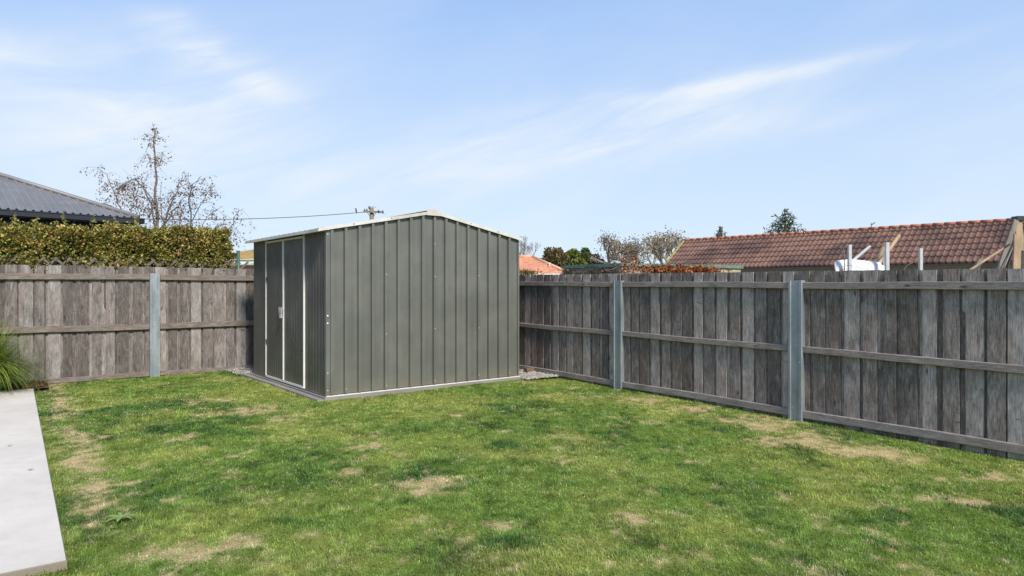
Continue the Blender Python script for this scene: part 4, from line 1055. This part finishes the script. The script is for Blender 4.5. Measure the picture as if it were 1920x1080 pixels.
while k*.42 < LN:
    a = Vector((rl.x, rl.y, ZR+.045))+dr*(k*.42-.02); m.tube([a, a+dr*.41], [.085, .075], 8); k += 1
m.build('ridge_cap', M['tile_ridge'], ro, True)
m = MB(); a = Vector((rl.x, rl.y, ZR+.03)); e_ = P0+Vector((0, 0, .02)); m.tube([a, e_], .07, 8)
m.build('verge', mat_plain('mossy_verge', (.28, .24, .07), .9, 0, .35, 5), ro, True)
m = MB(); m.box(P0+Vector((0, 0, -.13))+pn*.02, dr*LN, pn*.11, (0, 0, .11)); m.build('gutter', M['brown_gutter'], th)
m = MB(); wp0 = P0-pn*.38+dr*.3; m.box(Vector((wp0.x, wp0.y, -.1)), dr*(LN-.6), -pn*(2*HS-.8), (0, 0, ZE2-.02)); m.build('wall', M['beige_wall'], th)
for px, wd in ((1812, .9), (1776, .12), (1470, 1.1)):
    r = (px-960)/F; d_ = (r*wp0.y-wp0.x)/(dr.x-r*dr.y); p = wp0+dr*d_; m = MB(); m.box(Vector((p.x, p.y, .95))+pn*.001, dr*wd, pn*.04, (0, 0, 1.18)); fo = m.build('window', M['brown_gutter'], th)
    m = MB(); m.box(Vector((p.x, p.y, 1.02))+pn*.035+dr*.05, dr*(wd-.1), pn*.012, (0, 0, 1.02)); m.build('pane', M['glass_dark'], fo)
a = Wp(1633.5, 432, 30.6); 
m = MB(); r = (1633.5-960)/F; d_ = (r*rl.y-rl.x)/(dr.x-r*dr.y); p = Vector((rl.x, rl.y, ZR))+dr*d_
m.tube([p, p+Vector((0, 0, .30))], .015, 5); m.tube([p+Vector((-.01, 0, .20)), p+Vector((.14, -.05, .32))], .02, 5); m.build('flue', M['dark_metal'], th)
# orange tiled house in the middle distance
K = Wp(1062, 505, 42); g2 = (-.98, -.20); n2_ = (-.20, .98)
oh = thing('house', (K.x-5, K.y+3, 0), 'house with clean orange tiled hip roof and white vent pipe right of the shed', 'house')
zor = 2.30
ro = hip_roof((K.x+.25, 43), (-1, 0), (0, 1), 5.6, 4.6, .50, zor, .10, lambda u: .03*abs(math.sin(math.pi*u/.33)), 'roof', M['tile_orange'], oh, course=.30, step=.035, caps=mat_plain('orange_ridge', (.62, .33, .20), .8, 0, .15, 3), cap_r=.10)
m = MB(); box_wall(m, (K.x+.25, 43), (-1, 0), (0, 1), 5.6, 4.6, -.1, zor-.1, .5); m.build('wall', M['beige_wall'], oh)
m = MB(); m.box((K.x+.3, 42.9, zor-.12), (-5.7, 0, 0), (0, .1, 0), (0, 0, .13)); m.build('gutter', M['white_trim'], oh)
p = Wp(1030, 500, 44); m = MB(); m.tube([p-Vector((0, 0, .3)), p+Vector((0, 0, .20))], .05, 8); m.tube([p+Vector((0, 0, .18)), p+Vector((0, 0, .26))], .09, 8); m.box(p+Vector((-.2, -.1, -.06)), (.4, 0, 0), (0, .1, 0), (0, 0, .06)); m.build('vent_pipe', M['white_trim'], oh)
# house glimpsed between hedge and shed
K = Wp(500, 490, 34)
mh = thing('house', (K.x-3, 36, 0), 'mossy orange tiled roof and pink brick wall glimpsed between hedge and shed', 'house')
hip_roof((K.x+2.0, 34), (-1, 0), (0, 1), 6.2, 6.0, .26, 2.72, .12, lambda u: .03*abs(math.sin(math.pi*u/.33)), 'roof', M['tile_mossy'], mh, course=.32, step=.03, caps=M['tile_mossy'], cap_r=.08)
m = MB(); box_wall(m, (K.x+2.0, 34), (-1, 0), (0, 1), 6.2, 6.0, -.1, 2.60, .45); m.build('wall', mat_plain('pink_brick', (.55, .30, .22), .85, 0, .2, 14, .3), mh)
m = MB(); m.box((K.x+2.05, 33.9, 2.58), (-6.3, 0, 0), (0, .1, 0), (0, 0, .15)); m.build('gutter', M['white_trim'], mh)
# green clothes frame seen behind the fence
fm = thing('clothes_frame', Wp(447, 560, 19), 'green metal post with pale green cross rails beside the hedge end', 'clothes line')
M['green_metal'] = mat_plain('green_painted_metal', (.035, .11, .075), .5, 0, .2, 10); M['pale_green'] = mat_plain('pale_green_rail', (.36, .44, .38), .5, 0, .2, 10)
m = MB(); m.tube([Wp(447, 600, 19), Wp(447, 470, 19)], .045, 8); m.tube([Wp(447, 472, 19), Wp(441, 480, 19.3)], .02, 6); m.build('post', M['green_metal'], fm, True)
for y0_, y1_ in ((489, 487), (497, 496), (502, 493)):
    m = MB(); m.tube([Wp(418, y0_, 19.6), Wp(485, y1_, 18.6)], .028, 6); m.build('rail', M['pale_green'], fm, True)

# ---------------------------------------------------------------- brick outbuilding with creeper
def mat_brick():
    m, t, p, out = mat_new('rough_tan_brick')
    pos = t.add('ShaderNodeNewGeometry').outputs['Position']
    s = t.comb(t.math('ADD', t.dot(pos, (*A2, 0)), t.dot(pos, (*B2, 0))), t.dot(pos, (0, 0, 1)), 0)
    br = t.add('ShaderNodeTexBrick', inp={'Vector': s, 'Scale': 1.0, 'Brick Width': .23, 'Row Height': .086, 'Mortar Size': .012, 'Color1': (.42, .32, .22, 1), 'Color2': (.56, .44, .32, 1), 'Mortar': (.30, .25, .19, 1)})
    c = t.mix(t.rng(t.noise(pos, 3, 6, .7), .45, .65), br.outputs['Color'], (.16, .12, .09))
    t.l.new(c, p.inputs['Base Color']); p.inputs['Roughness'].default_value = .9
    return m
oc = Wp(1166, 495, 20); oc.z = 0
o1 = Wp(1056, 500, 22.6); o1.z = 0; e1 = (o1-oc); L1 = e1.length; e1.normalize(); e2 = Vector((-e1.y, e1.x, 0)); 
if e2.x < 0: e2 = -e2
L2 = 5.2
ob = thing('outbuilding', oc, 'low tan brick outbuilding with green roof edging overgrown by red creeper', 'outbuilding')
m = MB(); m.box(oc+Vector((0, 0, -.1)), e1*L1, e2*L2, (0, 0, 2.16)); m.build('wall', mat_brick(), ob)
m = MB(); m.box(oc+Vector((0, 0, 2.07))-e1*.06-e2*.06, e1*(L1+.12), e2*(L2+.12), (0, 0, .10)); m.build('roof_edging', M['green_metal'] if False else mat_plain('faded_green_fascia', (.10, .20, .15), .6, 0, .3, 6, dirt=(.22, .27, .22)), ob)
def creeper(name, label, spots, cols, sz, D_off, vines):
    P = []
    for (x, y, rx, ry, n) in spots:
        for k in range(n):
            px = random.gauss(x, rx*.5); py = random.gauss(y, ry*.5); r = (px-960)/F
            # on the right hand wall of the outbuilding
            o_ = oc-e1*(.05+random.random()*.10); d_ = (r*o_.y-o_.x)/(e2.x-r*e2.y)
            if not (-.1 < d_ < L2+.15): continue
            q = o_+e2*d_; P.append((q.x, q.y, H+(Y0-py)/F*q.y))
    rt = thing(name, P[0], label, 'creeper')
    P = np.array(P); k = len(P)
    leaves('leaves', P, sz*(.6+.7*rng.random(k)), np.array(cols)[rng.integers(0, len(cols), k)]*(.6+.7*rng.random(k))[:, None], M['far_leaf'], rt, .75)
    m = MB()
    for _ in range(vines):
        p = Vector(P[random.randrange(k)]); pts = [p]
        for j in range(5): p = p+e2*random.gauss(0, .18)+Vector((0, 0, random.gauss(0, .07))); pts.append(p)
        m.tube(pts, .006, 3, False)
    m.build('stems', M['bark'], rt)
creeper('creeper', 'red orange creeper leaves along the right wall of the brick outbuilding', [(1245, 504, 40, 7, 500), (1290, 505, 50, 6, 700), (1320, 506, 30, 5, 300), (1180, 503, 30, 9, 90)], [(.32, .07, .03), (.42, .14, .05), (.22, .06, .035), (.30, .18, .08)], .085, 0, 60)
creeper('creeper', 'orange and yellow creeper leaves at the corner of the brick outbuilding', [(1168, 487, 7, 8, 60), (1190, 486, 8, 7, 50)], [(.42, .16, .05), (.45, .22, .08), (.25, .08, .05)], .08, 0, 16)
# dry creeper on the left wall
P = []
for k in range(230):
    d_ = random.random()*L1; q = oc+e1*d_-e2*(.04+random.random()*.08); z = random.uniform(1.7, 2.10)
    if random.random() < .5 or d_ < .5*L1: P.append((q.x, q.y, z))
P = np.array(P); rt = thing('creeper', P[0], 'dry grey brown creeper over the left wall of the brick outbuilding', 'creeper'); k = len(P)
leaves('leaves', P, .05+.04*rng.random(k), np.array([(.13, .09, .06), (.20, .15, .10), (.09, .07, .04), (.40, .18, .07)])[rng.choice(4, k, p=[.4, .3, .22, .08])], M['far_leaf'], rt)
m = MB()
for _ in range(110):
    d_ = random.random()*L1; p = oc+e1*d_-e2*.06+Vector((0, 0, random.uniform(1.7, 2.05))); pts = [p]
    for j in range(5): p = p+e1*random.gauss(0, .12)+Vector((0, 0, random.gauss(.01, .05)))-e2*random.gauss(0, .02); pts.append(p)
    m.tube(pts, .007, 3, False)
m.build('stems', M['bark'], rt)

# ---------------------------------------------------------------- power pole, cable, birds
D = 47; pole = thing('power_pole', Wp(697, Y0, D)-Vector((0, 0, 1.5)), 'timber power pole with cross arm rising behind the shed roof', 'power pole')
M['pole'] = mat_plain('old_pole_timber', (.20, .17, .12), .9, 0, .3, 6, .3)
m = MB(); m.tube([Wp(697, Y0, D)-Vector((0, 0, 1.6)), Wp(697, 389, D)], [.19, .145], 10); m.build('pole', M['pole'], pole, True)
m = MB(); a, b_ = Wp(681, 396.5, D-.3), Wp(716, 397.5, D-.1); m.box(a-Vector((0, .06, .07)), b_-a, (0, .12, 0), (0, 0, .13)); m.build('cross_arm', M['dark_metal'] if False else M['pole'], pole)
for x0_, x1_ in ((689, 694), (705, 700)):
    m = MB(); m.tube([Wp(x0_, 398, D-.25), Wp(x1_, 407, D-.2)], .018, 4); m.build('brace', M['dark_metal'], pole)
for x_, y_ in ((692, 389), (684, 394), (710, 396), (718, 397), (688, 394)):
    m = MB(); c_ = Wp(x_, y_, D-.25); m.tube([c_-Vector((0, 0, .14)), c_, c_+Vector((0, 0, .09))], [.03, .055, .04], 6); m.build('insulator', M['dark_metal'], pole, True)
m = MB(); m.tube([Wp(692, 388, D-.2), Wp(700, 386.5, D-.1), Wp(706, 390, D)], .012, 4); m.tube([Wp(716, 398, D), Wp(722, 402, D)], .012, 4); m.build('loose_wire', M['dark_metal'], pole)
a = Wp(683, 397.5, D-.3); b_ = Wp(-150, 385, 34)
pts = [a.lerp(b_, t)-Vector((0, 0, 4*.62*t*(1-t))) for t in [k/40 for k in range(41)]]
m = MB(); m.tube(pts, .024, 6); cb = root_mesh(m, 'power_cable', mat_plain('grey_cable', (.11, .12, .13), .6), a); tag(cb, 'grey overhead cable running left from the power pole across the sky', 'cable')
c_ = Wp(665, 397, D-1.0)
m = MB(); ce = pts[1]; 
t = (960-665)/F; best = min(pts, key=lambda p: abs(p.x/p.y+t)); c_ = best+Vector((0, 0, .02))
n_ = 8
m.tube([c_+Vector((.05, 0, -.08)), c_+Vector((.02, 0, .02)), c_+Vector((0, 0, .12)), c_+Vector((-.01, 0, .20)), c_+Vector((-.02, 0, .25)), c_+Vector((-.05, 0, .29)), c_+Vector((-.09, 0, .28))], [.012, .035, .055, .05, .032, .036, .006], 8)
tag(root_mesh(m, 'bird', mat_plain('dark_plumage', (.03, .03, .035), .7), c_, True), 'small dark bird perched on the cable left of the power pole', 'bird')

# ---------------------------------------------------------------- junk behind the right fence
M['white_paint'] = mat_plain('white_painted_timber', (.50, .49, .48), .7, 0, .12, 12, .2, dirt=(.45, .44, .42))
M['grey_pipe'] = mat_plain('grey_pipe', (.38, .39, .41), .5, 0, .15, 8)
M['raw_timber'] = mat_plain('tan_timber', (.36, .25, .15), .85, 0, .35, 9, .4, stretch=(1, 1, .3), dirt=(.22, .16, .11))
M['old_timber'] = mat_plain('grey_old_timber', (.22, .19, .16), .9, 0, .35, 9, .4, stretch=(1, 1, .3))
M['dark_timber'] = mat_plain('dark_old_timber', (.06, .05, .045), .9, 0, .35, 9, .4)
def stick(name, label, cat, p, q, w_, t, mat, group=None, tubey=False):
    m = MB(); p, q = Vector(p), Vector(q)
    if tubey: m.tube([p, p.lerp(q, .5), q], w_/2, 10)
    else:
        d = (q-p); s = d.normalized().cross(Vector((0, 1, 0))).normalized(); nn = d.normalized().cross(s); c = .004
        sec = [(-w_/2+c, -t/2), (w_/2-c, -t/2), (w_/2, -t/2+c), (w_/2, t/2-c), (w_/2-c, t/2), (-w_/2+c, t/2), (-w_/2, t/2-c), (-w_/2, -t/2+c)]
        m.prism([p+s*a+nn*b2 for a, b2 in sec], d)
    return tag(root_mesh(m, name, mat, p), label, cat, group)
D = 8.6
def PS(x, y, D=D): return Wp(x, y, D)
stick('white_post', 'short white post left of the grey diagonal pipe above the white sheet', 'post', PS(1593, 640), PS(1593, 459), .042, .042, M['white_paint'])
stick('white_post', 'taller white post at the right end of the white sheet', 'post', PS(1663, 640), PS(1663, 454.5), .045, .045, M['white_paint'])
stick('white_post', 'thin white post tucked close behind the taller white post', 'post', PS(1658, 640, 8.9), PS(1659, 470, 8.9), .030, .040, M['white_paint'])
stick('white_post', 'lone white post standing in front of the tiled roof wall', 'post', PS(1726, 640), PS(1726, 465.5), .040, .042, M['white_paint'])
stick('pipe', 'grey round pipe leaning over the white sheet', 'pipe', PS(1570, 513, 8.7), PS(1631, 462, 8.9), .038, .03, M['grey_pipe'], tubey=True)
stick('timber_plank', 'light tan plank leaning behind the taller white post', 'plank', PS(1644, 500, 9.0), PS(1686, 441, 9.4), .042, .03, M['raw_timber'])
m = MB(); m.tube([PS(1645, 640, 9.2), PS(1647, 505, 9.2), PS(1650, 480, 9.2), PS(1658, 464, 9.2)], [.02, .03, .035, .03], 7)
tag(root_mesh(m, 'bent_branch', M['raw_timber'], PS(1645, 640, 9.2), True), 'bent tan branch beside the taller white post', 'branch')
# white torn sheet draped over a heap
m = MB(); cols_ = 30; rows_ = 9; outline_top = [(1564, 494), (1568, 488), (1580, 487), (1600, 486.5), (1620, 488.5), (1640, 490), (1650, 492), (1655, 498), (1664, 499)]
def topy(x):
    for (xa, ya), (xb, yb) in zip(outline_top, outline_top[1:]):
        if xa <= x <= xb: return ya+(yb-ya)*(x-xa)/(xb-xa)
    return 499
grid = []
for r in range(rows_):
    row = []
    for k in range(cols_+1):
        x = 1564+100*k/cols_; t = r/(rows_-1); y = topy(x)+random.uniform(-.5, .5)*(r == 0); z_dep = 8.75-.10*t+.010*math.sin(k*.7+r)+.006*random.random()
        row.append(m.vert(PS(x+random.uniform(-.6, .6)+(4*t if k == 0 else 0), y+(530-y)*t, z_dep)))
    grid.append(row)
bk = [m.vert(PS(1568+92*k/cols_, topy(1564+100*k/cols_)+8, 9.3)) for k in range(cols_+1)]
for r0, r1 in zip([bk]+grid, grid):
    for k in range(cols_): m.face((r0[k], r0[k+1], r1[k+1], r1[k]))
tag(root_mesh(m, 'white_sheet', mat_plain('white_plastic', (.68, .67, .68), .5, 0, .04, 4), PS(1610, 560, 8.8), True), 'torn bright white plastic sheet heaped behind the right fence', 'sheet')
stick('timber_stub', 'small grey timber stub sticking up at an angle over the fence', 'timber', PS(1820, 530, 7.6), PS(1838, 487, 7.6), .055, .035, M['old_timber'])
D = 7.6
PK = [('grey weathered plank leaning left, longest of the timber stack', 'old_timber', (1835, 620), (1905, 413), .060, .03, 7.5),
      ('thin tan batten crossing low in the leaning timber stack', 'raw_timber', (1790, 620 - 95), (1893, 458), .022, .02, 7.35),
      ('dark thin batten in the middle of the leaning timber stack', 'dark_timber', (1862, 600), (1902, 440), .05, .03, 7.7),
      ('thin grey batten beside the dark batten in the timber stack', 'old_timber', (1858, 560), (1906, 445), .015, .02, 7.45),
      ('upright tan plank with nail marks at the right of the timber stack', 'raw_timber', (1900, 640), (1908, 440), .085, .025, 7.25),
      ('tan board at the top right of the timber stack', 'raw_timber', (1912, 470), (1909, 412), .085, .03, 7.6),
      ('dark board at the right edge of the timber stack', 'dark_timber', (1905, 640), (1922, 425), .05, .03, 7.75),
      ('pale grey plank leaning behind at the right edge of the timber stack', 'old_timber', (1885, 560), (1926, 420), .035, .03, 7.6)]
for lb, mt, p, q, w_, t, dd in PK: stick('timber_plank', lb, 'plank', Wp(*p, dd), Wp(*q, dd+.15), w_, t, M[mt], 'timber stacked behind the right fence')
m = MB(); m.box(Wp(1908, 413, 7.7), (.12, 0, 0), (0, .1, 0), (0, 0, .05)); tag(root_mesh(m, 'roof_offcut', M['dark_metal'], Wp(1908, 413, 7.7)), 'dark metal offcut on top of the timber stack', 'offcut')
# bare twigs poking up by the white sheet
for lb, pts, r in (('thin bare twig curving over the white sheet', [(1580, 560), (1579, 500), (1590, 497), (1612, 502), (1622, 505)], .004), ('bare forked twig rising between the white posts', [(1622, 560), (1628, 495), (1640, 475), (1650, 455)], .004),
                   ('bare twig lying towards the lone white post', [(1680, 530), (1700, 498), (1715, 490), (1724, 488)], .006), ('dry curled twig left of the short white post', [(1584, 560), (1583, 485), (1582, 465), (1577, 462)], .007)):
    m = MB(); P_ = [Wp(x, y, 8.45) for x, y in pts]; m.tube(P_, [r, r*.9, r*.7]+[r*.5]*(len(P_)-3), 5)
    for k in range(3):
        a = P_[1].lerp(P_[-1], random.uniform(.2, .9)); m.tube([a, a+Vector((random.uniform(-.07, .07), 0, random.uniform(.03, .10)))], [r*.5, r*.25], 4)
    tag(root_mesh(m, 'twig', M['bark'], P_[0]), lb, 'twig')
